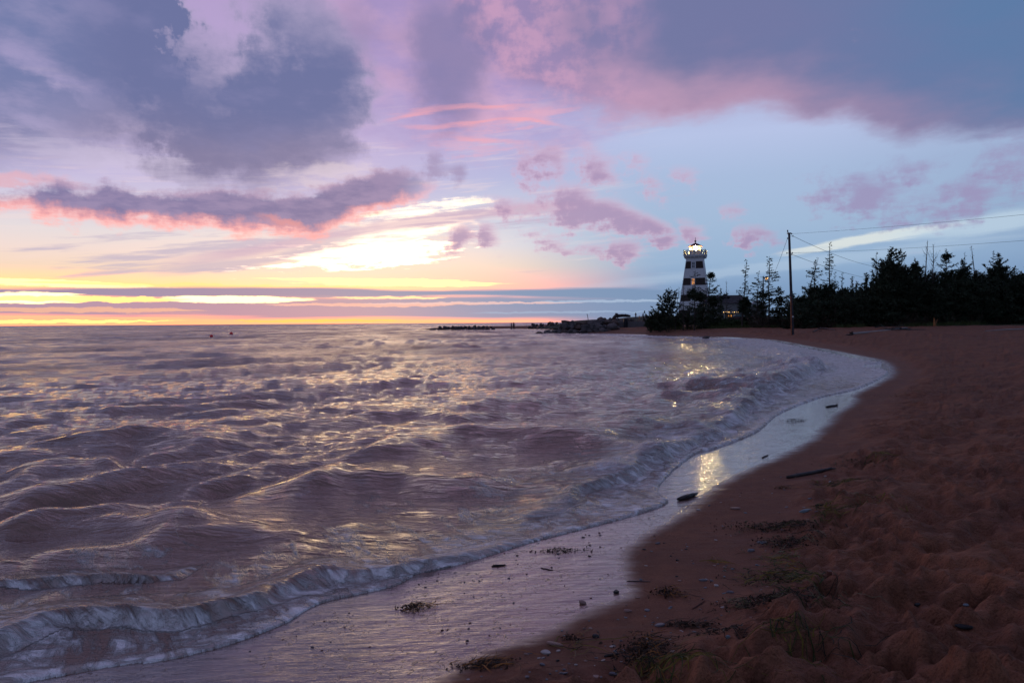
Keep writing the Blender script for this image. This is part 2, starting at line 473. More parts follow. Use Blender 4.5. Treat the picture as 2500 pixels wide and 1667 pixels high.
# ------------------------------------------------------------------ shoreline (land polygon, metres)
EDGE_PX = [(265, 1626), (360, 1618), (442, 1604), (560, 1575), (691, 1526), (745, 1490), (796, 1466), (850, 1455), (912, 1443), (965, 1430), (1002, 1408), (1020, 1398), (1060, 1392),
           (1160, 1366), (1235, 1342), (1300, 1322), (1376, 1304), (1453, 1284), (1555, 1258), (1632, 1228), (1606, 1195), (1640, 1150), (1700, 1104), (1751, 1092), (1850, 1054), (1904, 1008),
           (2000, 970), (2108, 946), (2169, 909), (2110, 893), (2152, 888), (2096, 878), (2050, 868), (1969, 851), (1870, 832), (1790, 828), (1700, 824), (1600, 820), (1500, 816), (1400, 814), (1330, 813)]
ez = on_plane(*np.array(EDGE_PX, float).T, z=0.0)
LEFT = np.array([(-400, -150), (-60, -25), (-20, -6), (-8, .9), (-4.6, 2.55), (-3.0, 2.95)], float)
SPIT = np.array([(8, 125), (9, 150), (4, 160)], float)
sp = on_plane(*np.array([(1240, 803.6), (1150, 804.4), (1090, 805), (1046, 805.6)], float).T)
BACK = np.array([(-25, 172), (-21, 186), (-6, 198), (10, 206), (18, 222), (12, 255), (40, 330), (200, 600), (2500, 1100), (2500, -3000), (-400, -3000)], float)
curve = crom(np.vstack([LEFT, ez, SPIT, sp, BACK[:4]]), 5)
LAND = np.vstack([curve, BACK[4:]])
# the smoother line the beach slope follows
sm = crom(np.vstack([LEFT, on_plane(*np.array([(300, 1640), (691, 1510), (1000, 1420), (1300, 1330), (1560, 1240), (1751, 1110), (1950, 1010), (2110, 935), (2110, 885), (1969, 853), (1870, 835), (1700, 825), (1500, 816), (1330, 813)], float).T), SPIT, sp, BACK[:4]]), 5)
LAND_S = np.vstack([sm, BACK[4:]])

_hx = [-400, -40, -5, -1, 0, 1.5, 3, 5, 9, 20, 40, 60, 90, 400]
_hz = [-6, -2.5, -.45, -.07, 0, .075, .2, .42, .66, .86, 1.2, 2.6, 3.2, 4.0]


def shore_s(x, y):
    """distance inland from the smooth shoreline, negative at sea"""
    d, _, _ = dist_poly(x, y, LAND_S, True)
    return np.where(inside(x, y, LAND_S), d, -d)


def base_h(x, y, s=None):
    s = shore_s(x, y) if s is None else s
    z = np.interp(s, _hx, _hz)
    z = z + 2.2 * np.exp(-((x - 40) ** 2 + (y - 198) ** 2) / 22 ** 2) * sstep(2, 12, s)
    z = z + .12 * fbm(x * .12, y * .12, 2) * sstep(3, 9, s)
    return z


def ray_ground(px, py, extra=0.0):
    """where pixels meet the beach"""
    px = np.atleast_1d(np.asarray(px, float)); py = np.atleast_1d(np.asarray(py, float))
    d = pdir(px, py); z = np.full(len(px), .3)
    for i in range(14):
        t = (z - CAM_Z) / np.minimum(d[:, 2], -1e-4)
        x, y = d[:, 0] * t, d[:, 1] * t
        z = .5 * z + .5 * (base_h(x, y) + extra)
    return np.stack([x, y, base_h(x, y)], 1)


WET_PX = [(1060, 1667), (1130, 1622), (1330, 1548), (1450, 1492), (1535, 1455), (1545, 1420), (1532, 1370), (1560, 1320), (1620, 1284), (1700, 1232), (1760, 1185), (1830, 1150), (1917, 1112), (2000, 1062), (2045, 1011), (2088, 982), (2090, 962), (2130, 944), (2182, 912), (2165, 884), (2110, 870), (1985, 847), (1880, 829)]
w = ray_ground(*np.array(WET_PX, float).T)[:, :2]
WET = crom(np.vstack([[(-30, -16), (-9, -1.5), (-4, 1.2), (-1.6, 1.9)], w, [(20, 74), (14, 97)]]), 4)
WETP = np.vstack([WET, [(13, 130), (2500, 1100), (2500, -3000), (-60, -3000)]])     # the dry side
DRY_PX = [(1080, 1760), (1340, 1665), (1540, 1600), (1800, 1565), (1880, 1480), (1960, 1410), (1985, 1300), (2000, 1240), (2030, 1180), (2110, 1105), (2140, 1035), (2200, 970), (2250, 920), (2220, 880), (2120, 850), (1960, 828)]
w = ray_ground(*np.array(DRY_PX, float).T)[:, :2]
DRYP = np.vstack([[(-60, -40), (-2, -.2)], crom(w, 4), [(24, 74), (17, 97), (15, 130), (2500, 1100), (2500, -3000), (-60, -3000)]])


def polar_grid(h, pmax, pmin, step, az0, az1, daz, rin, rout, nout=34, fill=None):
    p = np.arange(pmax, pmin, -step)
    r = h * 683.0 / p
    if fill: r = np.unique(np.concatenate([r[r < fill[0]], np.arange(*fill), r[r > fill[1]]]))
    r = np.concatenate([np.geomspace(rin, r[0], 14)[:-1], r, np.geomspace(r[-1], rout, nout)[1:]])
    a = np.concatenate([np.arange(az0, az1, daz), np.arange(az1, az0 + 360, 3.0)])
    return r, np.radians(a)


def grid_faces(nr, na, keep=None):
    i = np.arange(nr - 1)[:, None]; j = np.arange(na)[None]
    j2 = (j + 1) % na
    f = np.stack([i * na + j, i * na + j2, (i + 1) * na + j2, (i + 1) * na + j], -1).reshape(-1, 4)
    if keep is not None: f = f[keep[f].any(1)]
    return f


def np_mesh(name, co, faces, attrs=None, smooth=True, mats=()):
    co = np.asarray(co, np.float32); faces = np.asarray(faces, np.int32)
    used = np.zeros(len(co), bool); used[faces.ravel()] = True
    if not used.all():
        idx = np.cumsum(used) - 1; co = co[used]; faces = idx[faces].astype(np.int32)
    me = bpy.data.meshes.new(name)
    n = faces.shape[1]
    me.vertices.add(len(co)); me.vertices.foreach_set('co', co.ravel())
    me.loops.add(faces.size); me.loops.foreach_set('vertex_index', faces.ravel())
    me.polygons.add(len(faces)); me.polygons.foreach_set('loop_start', np.arange(0, faces.size, n, dtype=np.int32))
    if smooth: me.polygons.foreach_set('use_smooth', np.ones(len(faces), bool))
    for k_, v in (attrs or {}).items():
        v = np.asarray(v, np.float32)[used]
        if v.ndim == 1:
            at = me.attributes.new(k_, 'FLOAT', 'POINT'); at.data.foreach_set('value', v)
        else:
            at = me.attributes.new(k_, 'FLOAT_VECTOR', 'POINT'); at.data.foreach_set('vector', v.ravel())
    me.update(calc_edges=True)
    for m in mats: me.materials.append(m)
    return me


def link(name, me, parent=None, **kw):
    o = bpy.data.objects.new(name, me); SC.collection.objects.link(o)
    if parent is not None: o.parent = parent
    for k_, v in kw.items(): o[k_] = v
    return o


# ------------------------------------------------------------------ materials
def new_mat(name):
    m = bpy.data.materials.new(name); m.use_nodes = True
    t = m.node_tree; b = t.nodes['Principled BSDF']
    return m, t, b


def attr(t, name, out='Fac'):
    n = t.nodes.new('ShaderNodeAttribute'); n.attribute_name = name
    return V(t, n.outputs[out])


def obco(t, kind='Object'):
    n = t.nodes.new('ShaderNodeTexCoord'); return V(t, n.outputs[kind])


def mapping(t, co, scale=(1, 1, 1), rot=(0, 0, 0)):
    n = t.nodes.new('ShaderNodeMapping'); t.links.new(co.s, n.inputs['Vector'])
    n.inputs['Scale'].default_value = scale; n.inputs['Rotation'].default_value = rot
    return V(t, n.outputs[0])


def setin(t, b, name, v):
    if isinstance(v, V): t.links.new(v.s, b.inputs[name])
    elif isinstance(v, tuple) and len(v) == 3: b.inputs[name].default_value = v + (1.0,)
    else: b.inputs[name].default_value = v


def bump(t, b, h, strength=1.0, dist=0.01, base=None):
    n = t.nodes.new('ShaderNodeBump'); n.inputs['Strength'].default_value = 1.0
    if isinstance(strength, V): t.links.new(strength.s, n.inputs['Strength'])
    else: n.inputs['Strength'].default_value = strength
    n.inputs['Distance'].default_value = dist
    t.links.new(h.s, n.inputs['Height'])
    t.links.new(n.outputs[0], b.inputs['Normal'])
    return n


def simple_mat(name, col, rough=.8, var=.25, scale=6.0, bumpd=0.0, spec=.3, metal=0.0, col2=None, stretch=(1, 1, 1)):
    m, t, b = new_mat(name)
    co = mapping(t, obco(t), stretch)
    n = noise(t, co, scale, 4, .6)
    c1 = tuple(v * (1 - var) for v in col); c2 = col2 or tuple(min(1, v * (1 + var)) for v in col)
    setin(t, b, 'Base Color', mixc(t, n.ss(.3, .7), c1, c2))
    setin(t, b, 'Roughness', rough); setin(t, b, 'Metallic', metal)
    b.inputs['Specular IOR Level'].default_value = spec
    if bumpd: bump(t, b, n, 1.0, bumpd)
    return m


# sand -----------------------------------------------------------------
msand, t, b = new_mat('red_sand')
co = obco(t)
wet = attr(t, 'wet'); dry = attr(t, 'loose'); veg = attr(t, 'green')
fine = noise(t, co, 260.0, 3, .7)
mid = noise(t, co, 9.0, 5, .6)
big = noise(t, co, .9, 4, .6)
strk = noise(t, mapping(t, co, (2.0, 14.0, 1.0), (0, 0, math.radians(-42))), 1.0, 4, .6)
c = mixc(t, mid.ss(.3, .7), (.175, .069, .037), (.275, .110, .060))
c = mixc(t, big.ss(.35, .65) * .5, c, (.14, .058, .040))
c = mixc(t, fine.ss(.58, .72) * .55, c, (.34, .20, .15))
c = mixc(t, noise(t, co, 120.0, 2, .6).ss(.52, .36) * .45, c, (.06, .025, .018))
c = mixc(t, noise(t, co, 2.6, 5, .65).ss(.5, .68) * .5 * dry, c, (.085, .036, .025))
c = mixc(t, (1.0 - dry) * strk.ss(.5, .72) * .45, c, (.19, .11, .088))      # pale salt lines on the smooth damp sand
damp = (1.0 - dry)
c = mixc(t, damp * .35, c, (.12, .055, .042))
wetw = (wet + (noise(t, co, 2.2, 5, .65) - .5) * .42 + (strk - .5) * .42).ss(.22, .80)
c = mixc(t, wetw * .75, c, (.095, .046, .032))
c = mixc(t, veg, c, (.030, .035, .014))
setin(t, b, 'Base Color', c)
pit = noise(t, co, 34.0, 3, .55).ss(.60, .70)                      # froth dimples
pitm = pit * noise(t, co, 3.0, 2, .5).ss(.42, .6)
r = (wetw * -.80 + .88) + pitm * .25 + (mid - .5) * .05
setin(t, b, 'Roughness', r)
b.inputs['IOR'].default_value = 1.45
sp_ = wetw.ss(0, 1, .25, 1.0)
setin(t, b, 'Specular IOR Level', sp_)
setin(t, b, 'Coat Weight', wetw)
setin(t, b, 'Coat Roughness', (strk - .5) * .12 + .13)
b.inputs['Coat IOR'].default_value = 1.48
h = fine * (1.0 - wetw) * .5 + mid * dry * 1.2 + noise(t, co, 60.0, 3, .6) * (dry * 1.1 + .12) + pitm * wetw * .35 + strk * .8
lump = noise(t, mapping(t, co, (2.6, 5.2, 1.0), (0, 0, math.radians(-38))), 1.0, 5, .62)
h = h + lump * dry * 20.0 + noise(t, mapping(t, co, (9.0, 16.0, 1.0), (0, 0, math.radians(-38))), 1.0, 3, .6) * dry * 3.0
hb = bump(t, b, h, 1.0, .008)
n2 = t.nodes.new('ShaderNodeBump'); n2.inputs['Strength'].default_value = 1.0; n2.inputs['Distance'].default_value = .050
rip = noise(t, mapping(t, co, (5.0, 30.0, 1.0), (0, 0, math.radians(-38))), 1.0, 4, .62)
rip2 = noise(t, mapping(t, co, (1.6, 8.0, 1.0), (0, 0, math.radians(-28))), 1.0, 3, .55)
t.links.new((rip * .26 + rip2 * 1.2 + pitm * .3).s, n2.inputs['Height']); t.links.new(n2.outputs[0], b.inputs['Coat Normal'])

# ------------------------------------------------------------------ ground
r, a = polar_grid(1.42, 505, 3.0, 1.25, -34.0, 42.0, .078, .3, 4000, fill=(42, 235, 1.4))
nr, na = len(r), len(a)
Rg, Ag = np.meshgrid(r, a, indexing='ij')
gx, gy = (Rg * np.sin(Ag)).ravel(), (Rg * np.cos(Ag)).ravel()
gs_ = shore_s(gx, gy)
gz = base_h(gx, gy, gs_)
dd, _, _ = dist_poly(gx, gy, WET); ins = inside(gx, gy, WETP)
wd = np.where(ins, -dd, dd)                                  # + = wet side
wsc = np.clip(.14 + .012 * Rg.ravel(), .14, .6)
wet_a = np.clip(.5 + wd / (2 * wsc), 0, 1)
far = sstep(60, 100, Rg.ravel())
wet_a = np.where(gs_ > 1.2, wet_a * (1 - far), np.maximum(wet_a, far * sstep(1.2, .3, gs_)))
dd, _, _ = dist_poly(gx, gy, DRYP, True); dd = np.where(inside(gx, gy, DRYP), dd, -dd)
loose = sstep(-.35, .3, dd + .35 * fbm(gx * .9, gy * .9, 3))
# soft hummocks, ridges and footprints in the loose sand
u_ = gx * .80 + gy * .60; v_ = -gx * .60 + gy * .80
wx = gx + .25 * perlin(gx * 1.1, gy * 1.1); wy = gy + .25 * perlin(gx * 1.1 + 50, gy * 1.1)
hum = .12 * fbm(wx * .8, wy * .8 + 3, 2) + .082 * (1 - 2 * np.abs(perlin(u_ * .9 + 9, v_ * 2.0))) + .022 * (1 - 2 * np.abs(perlin(wx * 2.2, wy * 2.2)))
hum += .016 * fbm(gx * 5, gy * 5, 3) * sstep(-.3, .4, perlin(gx * .8 + 30, gy * .8))
crust = fbm(gx * 7 + 3, gy * 7, 3)
hum += .030 * sstep(.10, .30, crust) * sstep(.0, .25, perlin(gx * 1.3 - 20, gy * 1.3)) + .012 * sstep(.1, .22, fbm(gx * 14, gy * 14, 2)) * sstep(.0, .3, perlin(gx * 1.7 + 40, gy * 1.7))
gz += hum * loose * sstep(140, 50, Rg.ravel())
GZ = gz.reshape(nr, na)
prs = random.Random(5)
nfine = int(round(76.0 / .078))
for i in range(3600):
    q = prs.random()
    rr = 1.6 * (42.0 / 1.6) ** (prs.random() ** .85)
    aa = math.radians(prs.uniform(-8, 41))
    x0, y0 = rr * math.sin(aa), rr * math.cos(aa)
    ii = int(np.searchsorted(r, rr)); jj = int((math.degrees(aa) + 34) / .078)
    if jj >= nfine or ii >= nr: continue
    if loose[ii * na + jj] < .4: continue
    L, W = prs.uniform(.11, .17), prs.uniform(.05, .09)
    dep = prs.uniform(.012, .038)
    th = prs.gauss(.9, .7)
    i0, i1 = np.searchsorted(r, [rr - .34, rr + .34]); dj = int(math.degrees(.34 / rr) / .078) + 1
    j0, j1 = max(0, jj - dj), min(nfine, jj + dj)
    if i1 <= i0: continue
    X = Rg[i0:i1, j0:j1] * np.sin(Ag[i0:i1, j0:j1]) - x0; Y = Rg[i0:i1, j0:j1] * np.cos(Ag[i0:i1, j0:j1]) - y0
    U = X * math.cos(th) + Y * math.sin(th); W_ = -X * math.sin(th) + Y * math.cos(th)
    e = np.sqrt((U / L) ** 2 + (W_ / W) ** 2)
    f_ = -dep * (1 - sstep(.55, 1.05, e)) + dep * .22 * np.exp(-((e - 1.35) / .30) ** 2) * (1 + .6 * np.sign(U) * np.minimum(1, np.abs(U) / L))
    GZ[i0:i1, j0:j1] += f_ * loose.reshape(nr, na)[i0:i1, j0:j1]
# fine furrows on the flat damp sand
gz = GZ.ravel()
gz += (1 - loose) * .0025 * fbm(u_ * 1.5, v_ * 9, 3) * (wet_a * .6 + .4)
green = sstep(0, 1, (sstep(20, 30, gs_ + 6 * fbm(gx * .1, gy * .1, 3)) * sstep(52, 75, gy + 8 * fbm(gx * .07, gy * .07, 2)) * sstep(-2, 8, gx)))
gco = np.stack([gx, gy, gz], 1)
me = np_mesh('ground', gco, grid_faces(nr, na), {'wet': wet_a, 'loose': loose, 'green': green}, mats=[msand])
link('ground', me, kind='structure')
GR, GA = r, a


def ground_z(x, y):
    """height of the finished ground mesh (nearest grid cell, bilinear)"""
    rr = math.hypot(x, y); aa = math.degrees(math.atan2(x, y))
    i = int(np.clip(np.searchsorted(GR, rr) - 1, 0, len(GR) - 2)); fi = float(np.clip((rr - GR[i]) / (GR[i + 1] - GR[i]), 0, 1))
    if -34 <= aa < 41.9:
        j = (aa + 34) / .078; j0 = int(j); fj = j - j0
        q = gz.reshape(nr_g, na_g)
        return float((q[i, j0] * (1 - fj) + q[i, j0 + 1] * fj) * (1 - fi) + (q[i + 1, j0] * (1 - fj) + q[i + 1, j0 + 1] * fj) * fi)
    return float(base_h(np.array([x]), np.array([y]))[0])


nr_g, na_g = nr, na


def pick(px, py, iters=12):
    """the point of the finished beach seen at a photo pixel"""
    p = ray_ground(px, py)[0]
    d = pdir(px, py)[0]; z = p[2]
    for _ in range(iters):
        t_ = (z - CAM_Z) / min(d[2], -1e-4)
        x, y = d[0] * t_, d[1] * t_
        z = .5 * z + .5 * ground_z(x, y)
    return np.array([x, y, ground_z(x, y)])


# ------------------------------------------------------------------ sea
mwat, t, b = new_mat('silty_sea_water')
co = obco(t)
foam = attr(t, 'foam'); chop = attr(t, 'chop')
flow = attr(t, 'flow', 'Vector')
fn1 = noise(t, mapping(t, flow, (3.6, 1.3, 1.0)), 1.0, 6, .66, 1.6)
fn2 = noise(t, mapping(t, flow, (18.0, 6.0, 1.0)), 1.0, 5, .6, .8)
ff = (foam + (fn1 - .5) * 3.0 + (fn2 - .5) * 1.2).ss(.20, .95) * foam.ss(.02, .2)
lace = noise(t, mapping(t, co, (5.0, 9.0, 1.0), (0, 0, math.radians(-40))), 1.0, 5, .6, 1.2)
ff = ff * (lace.ss(.38, .60) * .72 + .28)
cw_ = mixc(t, noise(t, co, .6, 3, .5).ss(.3, .7), (.17, .090, .068), (.23, .125, .095))
setin(t, b, 'Base Color', mixc(t, ff * .92, cw_, (.86, .84, .86)))
setin(t, b, 'Roughness', (chop * .12 + .07) + ff * .45)
b.inputs['IOR'].default_value = 1.62
b.inputs['Specular IOR Level'].default_value = .6
b.inputs['Specular Tint'].default_value = (1.0, .87, .77, 1)      # peach-orange reflection put into the tint, besides the red silt
rp1 = noise(t, mapping(t, co, (2.4, 9.5, 1.0), (0, 0, math.radians(-50))), 1.0, 5, .58, .5)
rp2 = noise(t, mapping(t, co, (1.1, 2.2, 1.0), (0, 0, math.radians(-60))), 1.0, 4, .6)
nb_ = bump(t, b, rp1 * .75 + rp2 * 1.3 + ff * fn2 * .5 + ff * fn1 * .5, 1.0, .085)
# far off, the waves are finer than the mesh: their slopes come from noise instead
sn = t.nodes.new('ShaderNodeTexNoise'); sn.inputs['Scale'].default_value = .085; sn.inputs['Detail'].default_value = 9; sn.inputs['Roughness'].default_value = .74
t.links.new(mapping(t, co, (1.5, .55, 1.0), (0, 0, math.radians(-14))).s, sn.inputs['Vector'])
v1 = t.nodes.new('ShaderNodeVectorMath'); v1.operation = 'SUBTRACT'; t.links.new(sn.outputs['Color'], v1.inputs[0]); v1.inputs[1].default_value = (.45, .60, .5)     # fronts run towards the beach
v2 = t.nodes.new('ShaderNodeVectorMath'); v2.operation = 'MULTIPLY'; t.links.new(v1.outputs[0], v2.inputs[0]); v2.inputs[1].default_value = (1.0, 1.5, 0.0)
v3 = t.nodes.new('ShaderNodeVectorMath'); v3.operation = 'SCALE'; t.links.new(v2.outputs[0], v3.inputs[0]); t.links.new((chop.ss(.10, .75) * 1.0).s, v3.inputs['Scale'])
v4 = t.nodes.new('ShaderNodeVectorMath'); v4.operation = 'ADD'; t.links.new(nb_.outputs[0], v4.inputs[0]); t.links.new(v3.outputs[0], v4.inputs[1])
v5 = t.nodes.new('ShaderNodeVectorMath'); v5.operation = 'NORMALIZE'; t.links.new(v4.outputs[0], v5.inputs[0]); t.links.new(v5.outputs[0], b.inputs['Normal'])

r, a = polar_grid(1.7, 560, 1.2, .82, -42.0, 34.0, .07, .6, 22000, 40, fill=(48, 215, 1.1))
nr, na = len(r), len(a)
Rg, Ag = np.meshgrid(r, a, indexing='ij')
x = (Rg * np.sin(Ag)).ravel(); y = (Rg * np.cos(Ag)).ravel(); rr = Rg.ravel()
d, _, _ = dist_poly(x, y, LAND, True)
sw = np.where(inside(x, y, LAND), -d, d)                     # + = at sea
keep = sw > -.6
drow = np.gradient(r)[:, None].repeat(na, 1).ravel()
z = np.zeros_like(x); lost = np.zeros_like(x)
wr = random.Random(11)
depth_k = sstep(.3, 3.6, sw)
gust = .75 + .6 * fbm(x * .05, y * .05, 3)
NW = 110
xw = x + .5 * perlin(x * .35, y * .35) + .12 * perlin(x * 1.6, y * 1.6); yw = y + .5 * perlin(x * .35 + 31, y * .35) + .12 * perlin(x * 1.6 + 7, y * 1.6)
for i in range(NW):
    lam = .24 * (8.0 / .24) ** ((i + wr.random()) / NW)
    th = math.radians(-52) + wr.gauss(0, .26 + .40 * (1 - i / NW))
    if rr.max() > 0:
        kx, ky = math.cos(th) * 2 * math.pi / lam, math.sin(th) * 2 * math.pi / lam
    slope = .016 if lam > 1.6 else .047
    amp = slope * lam / (2 * math.pi)
    fade = sstep(.2, .9, lam / drow)
    lost += (slope ** 2) * (1 - fade)
    z += amp * fade * np.sin(xw * kx + yw * ky + wr.uniform(0, 6.28)) * (1.0 if lam < 1.2 else 1.0)
z *= gust
z = z + 1.2 * z * np.abs(z)
z *= (.30 + .70 * depth_k) * (1 - .55 * sstep(60, 170, rr))


def swell(px_pts, zc, amp, front, back, noise_k=.25, seed=0.0):
    """one wave crest along a line walked with the shore on its right"""
    global z
    P = crom(on_plane(*np.array(px_pts, float).T, z=zc), 5)
    lo, hi = P.min(0) - 4, P.max(0) + 4
    m = (x > lo[0]) & (x < hi[0]) & (y > lo[1]) & (y < hi[1])
    X, Y = x[m], y[m]
    X2 = X + .18 * perlin(X * .9 + seed, Y * .9); Y2 = Y + .18 * perlin(X * .9, Y * .9 + seed)
    dd_, arc, sd_ = dist_poly(X2, Y2, P)
    L = np.linalg.norm(np.diff(P, axis=0), axis=1).sum()
    tap = sstep(0, .22 * L, arc) * sstep(L, .78 * L, arc)
    q = dd_ * sd_                                     # + seaward
    prof = np.where(q > 0, np.exp(-(q / back) ** 2), np.exp(-(np.abs(q) / front) ** 1.8))
    z[m] += amp * prof * tap * (1 + noise_k * perlin(arc * 1.3 + seed, q * 1.1))
    return m, q, arc, tap


swell([(760, 1110), (880, 1092), (1000, 1068), (1120, 1050), (1250, 1046), (1400, 1056), (1520, 1040), (1640, 1000)], .15, .17, .42, 1.3, .3, 3)
swell([(620, 1205), (740, 1178), (860, 1160), (1000, 1160), (1150, 1162), (1280, 1140)], .1, .10, .35, .9, .3, 9)
swell([(150, 1095), (250, 1072), (350, 1058), (470, 1070), (600, 1078)], .12, .15, .45, 1.0, .4, 5)
swell([(0, 1160), (90, 1150), (200, 1142), (320, 1130)], .1, .11, .35, .8, .3, 15)
swell([(-100, 1300), (60, 1275), (230, 1262), (420, 1265), (560, 1250)], .08, .10, .26, .6, .3, 25)
swell([(-200, 1240), (60, 1216), (300, 1185), (520, 1160), (700, 1130)], .08, .07, .4, .9, .3, 35)
swell([(280, 1330), (430, 1310), (620, 1300), (800, 1290)], .05, .055, .22, .5, .3, 45)
swell([(1350, 960), (1500, 950), (1650, 948), (1800, 930)], .1, .06, .5, 1.5, .5, 55)
for k_, (x0, y0, w0) in enumerate(((900, 985, 260), (300, 975, 300), (600, 1000, 220), (1300, 900, 260), (1000, 930, 240), (150, 930, 260), (700, 900, 300), (480, 870, 300), (1250, 985, 200), (1500, 890, 200), (80, 1010, 200), (1150, 1008, 160))):
    swell([(x0 - w0 / 2, y0 + 10), (x0 - w0 / 6, y0 + 1), (x0 + w0 / 6, y0 - 2), (x0 + w0 / 2, y0 - 8)], .1, .035 + .015 * (k_ % 3), .4, .9, .9, 60 + k_ * 7)

zb = np.zeros_like(x)
foam_a = np.zeros_like(x)
flow_v = np.zeros((len(x), 3)); flow_v[:, 0] = x * .8 + y * .5; flow_v[:, 1] = -x * .5 + y * .8


def breaker(px_pts, hts, zc, front, back, fo=1.0, seed=0.0):
    """a breaking bore: steep white front towards the beach, foam trailing behind"""
    P0 = on_plane(*np.array(px_pts, float).T, z=zc)
    P = crom(P0, 6); H = np.interp(np.linspace(0, 1, len(P)), np.linspace(0, 1, len(hts)), hts)
    lo, hi = P.min(0) - 3, P.max(0) + 3
    m = (x > lo[0]) & (x < hi[0]) & (y > lo[1]) & (y < hi[1]) & (sw > -.05)
    X, Y = x[m], y[m]
    sc = .17
    X2 = X + sc * perlin(X * 1.8 + seed, Y * 1.8) + .06 * perlin(X * 4, Y * 4 + seed); Y2 = Y + sc * perlin(X * 1.8, Y * 1.8 + seed) + .06 * perlin(X * 4 + seed, Y * 4)
    dd_, arc, sd_ = dist_poly(X2, Y2, P)
    seg = np.concatenate([[0], np.cumsum(np.linalg.norm(np.diff(P, axis=0), axis=1))]); L = seg[-1]
    Hh = np.interp(arc, seg, H) * np.clip(1 + .9 * perlin(arc * 1.1 + seed, arc * 0 + seed), .35, 1.6)
    tap = sstep(0, .06 * L, arc) * sstep(L, .94 * L, arc)
    q = dd_ * sd_; Hs = Hh / .16
    fr, bk = front * np.maximum(Hs, .35) * np.clip(1 + 1.1 * perlin(arc * 1.6 + seed, arc * .3), .45, 1.8), back * np.maximum(Hs, .35)
    prof = np.where(q > 0, np.exp(-(q / bk) ** 1.6), 1 - sstep(0, 1, np.abs(q) / fr))
    str_ = fbm(arc * 2.6 + seed, q * 1.6, 3)
    zb[m] = np.maximum(zb[m], Hh * prof * tap * np.maximum(.15, 1 + .30 * str_ + .55 * perlin(arc * 1.7, q * .8)))
    fz = np.where(q > 0, np.exp(-(q / (bk * 1.35)) ** 1.3) * .60, (.50 + .5 * sstep(.1, .6, np.abs(q) / fr)) * (1 - sstep(.9, 1.9, np.abs(q) / fr) * .65))
    fz = np.where(q < -fr * 6, 0, fz) * (1 - sstep(3.5, 6, np.abs(q) / fr))
    zb[m] += (.016 * fbm(arc * 7, q * 3 + seed, 3) + .03 * fbm(X * 3.1, Y * 3.1 + seed, 3)) * fz * tap
    foam_a[m] = np.maximum(foam_a[m], fz * fo * tap)
    fv = flow_v[m]; kk = (tap * (np.abs(q) < np.where(q > 0, bk * 1.5, fr * 1.3)))[:, None]
    fv2 = np.stack([arc * 1.25 + q * 1.3 + .35 * perlin(arc * .9, q * 1.4), q * 1.3 + .3 * perlin(arc * 1.2 + 9, q), 0 * q], 1)
    flow_v[m] = np.where(kk > .02, fv2, fv)


breaker([(-260, 1640), (-60, 1560), (100, 1508), (200, 1490), (330, 1494), (420, 1488), (500, 1472), (564, 1458), (640, 1438), (718, 1410), (790, 1386), (870, 1380), (960, 1374), (1050, 1358), (1172, 1336), (1290, 1300)],
        [.08, .10, .10, .085, .09, .105, .10, .085, .065, .06, .08, .065, .06, .05, .035, .02], .08, .19, .5, 1.0, 2)
breaker([(1180, 1290), (1290, 1235), (1400, 1178), (1480, 1150), (1558, 1112), (1640, 1080), (1720, 1040), (1784, 1008), (1820, 975), (1850, 952), (1900, 928), (1960, 904), (1985, 885), (1940, 868), (1880, 852), (1780, 840)],
        [.02, .05, .08, .10, .13, .12, .12, .15, .2, .25, .24, .26, .24, .2, .18, .1], .12, .30, .8, 1.0, 8)
breaker([(-300, 1470), (-80, 1440), (120, 1418), (300, 1408), (450, 1400)], [.04, .05, .05, .04, .02], .04, .12, .5, .62, 30)
breaker([(1560, 836), (1680, 834), (1800, 838), (1900, 850), (1960, 862)], [.06, .1, .12, .12, .1], .1, .6, 1.4, .9, 50)
breaker([(1500, 820), (1600, 824), (1700, 828), (1800, 832)], [.04, .05, .06, .05], .1, .6, 1.4, .7, 56)
foam_a[:] = np.clip(foam_a, 0, 1)

# swash: the foam-edged sheet sliding up the sand
lip = .007 + .012 * sstep(0, .05, sw) - .005 * sstep(.06, .25, sw)
gzl = base_h(x, y, shore_s(x, y)) + .003
scale_e = np.clip(rr / 5.0, 1, 8)
bl = sstep(.10, 1.3, sw / np.sqrt(scale_e))
sheet = np.maximum(gzl, -.02) + lip * np.sqrt(scale_e)
zs = sheet * (1 - bl) + (z + .03) * bl + (z * .25) * (1 - bl)
zs = zs + zb * sstep(.0, .12, sw)
zs = np.where(sw < 0, gzl - .03 - .6 * np.minimum(-sw, .6), zs)
edge_f = (1 - sstep(.02 * 1, .16, sw / scale_e ** .7)) * 1.0
film = sstep(0.0, .1, sw) * (1 - sstep(.25, 1.5, sw / scale_e ** .35)) * .64
rightz = sstep(-.8, 2.0, x) * sstep(14, 5, rr)
film *= (.9 + .35 * rightz)
wide = (1 - sstep(.6, 3.6, sw / scale_e ** .2)) * rightz * .42
foam_a = np.maximum.reduce([foam_a, edge_f * (sw > -.02), film, wide, .95 * sstep(13, 24, rr) * (1 - sstep(1.5, 8.0, sw)) * (1 - sstep(90, 100, y)) * sstep(200, 120, rr) * (gs_.size > 0)])
foam_a += .34 * sstep(-.05, .45, fbm(x * .9, y * .9, 3)) * sstep(3.4, .6, sw) * (rr < 14)
foam_a = np.clip(foam_a, 0, 1)
far_w = 1 - sstep(150, 500, rr)
chop = np.sqrt(lost) * 3.4
co_ = np.stack([x, y, zs * np.where(rr > 400, .6, 1)], 1)
me = np_mesh('sea', co_, grid_faces(nr, na, keep), {'foam': foam_a, 'chop': np.clip(chop, 0, 1), 'flow': flow_v}, mats=[mwat])
link('sea', me, kind='structure')
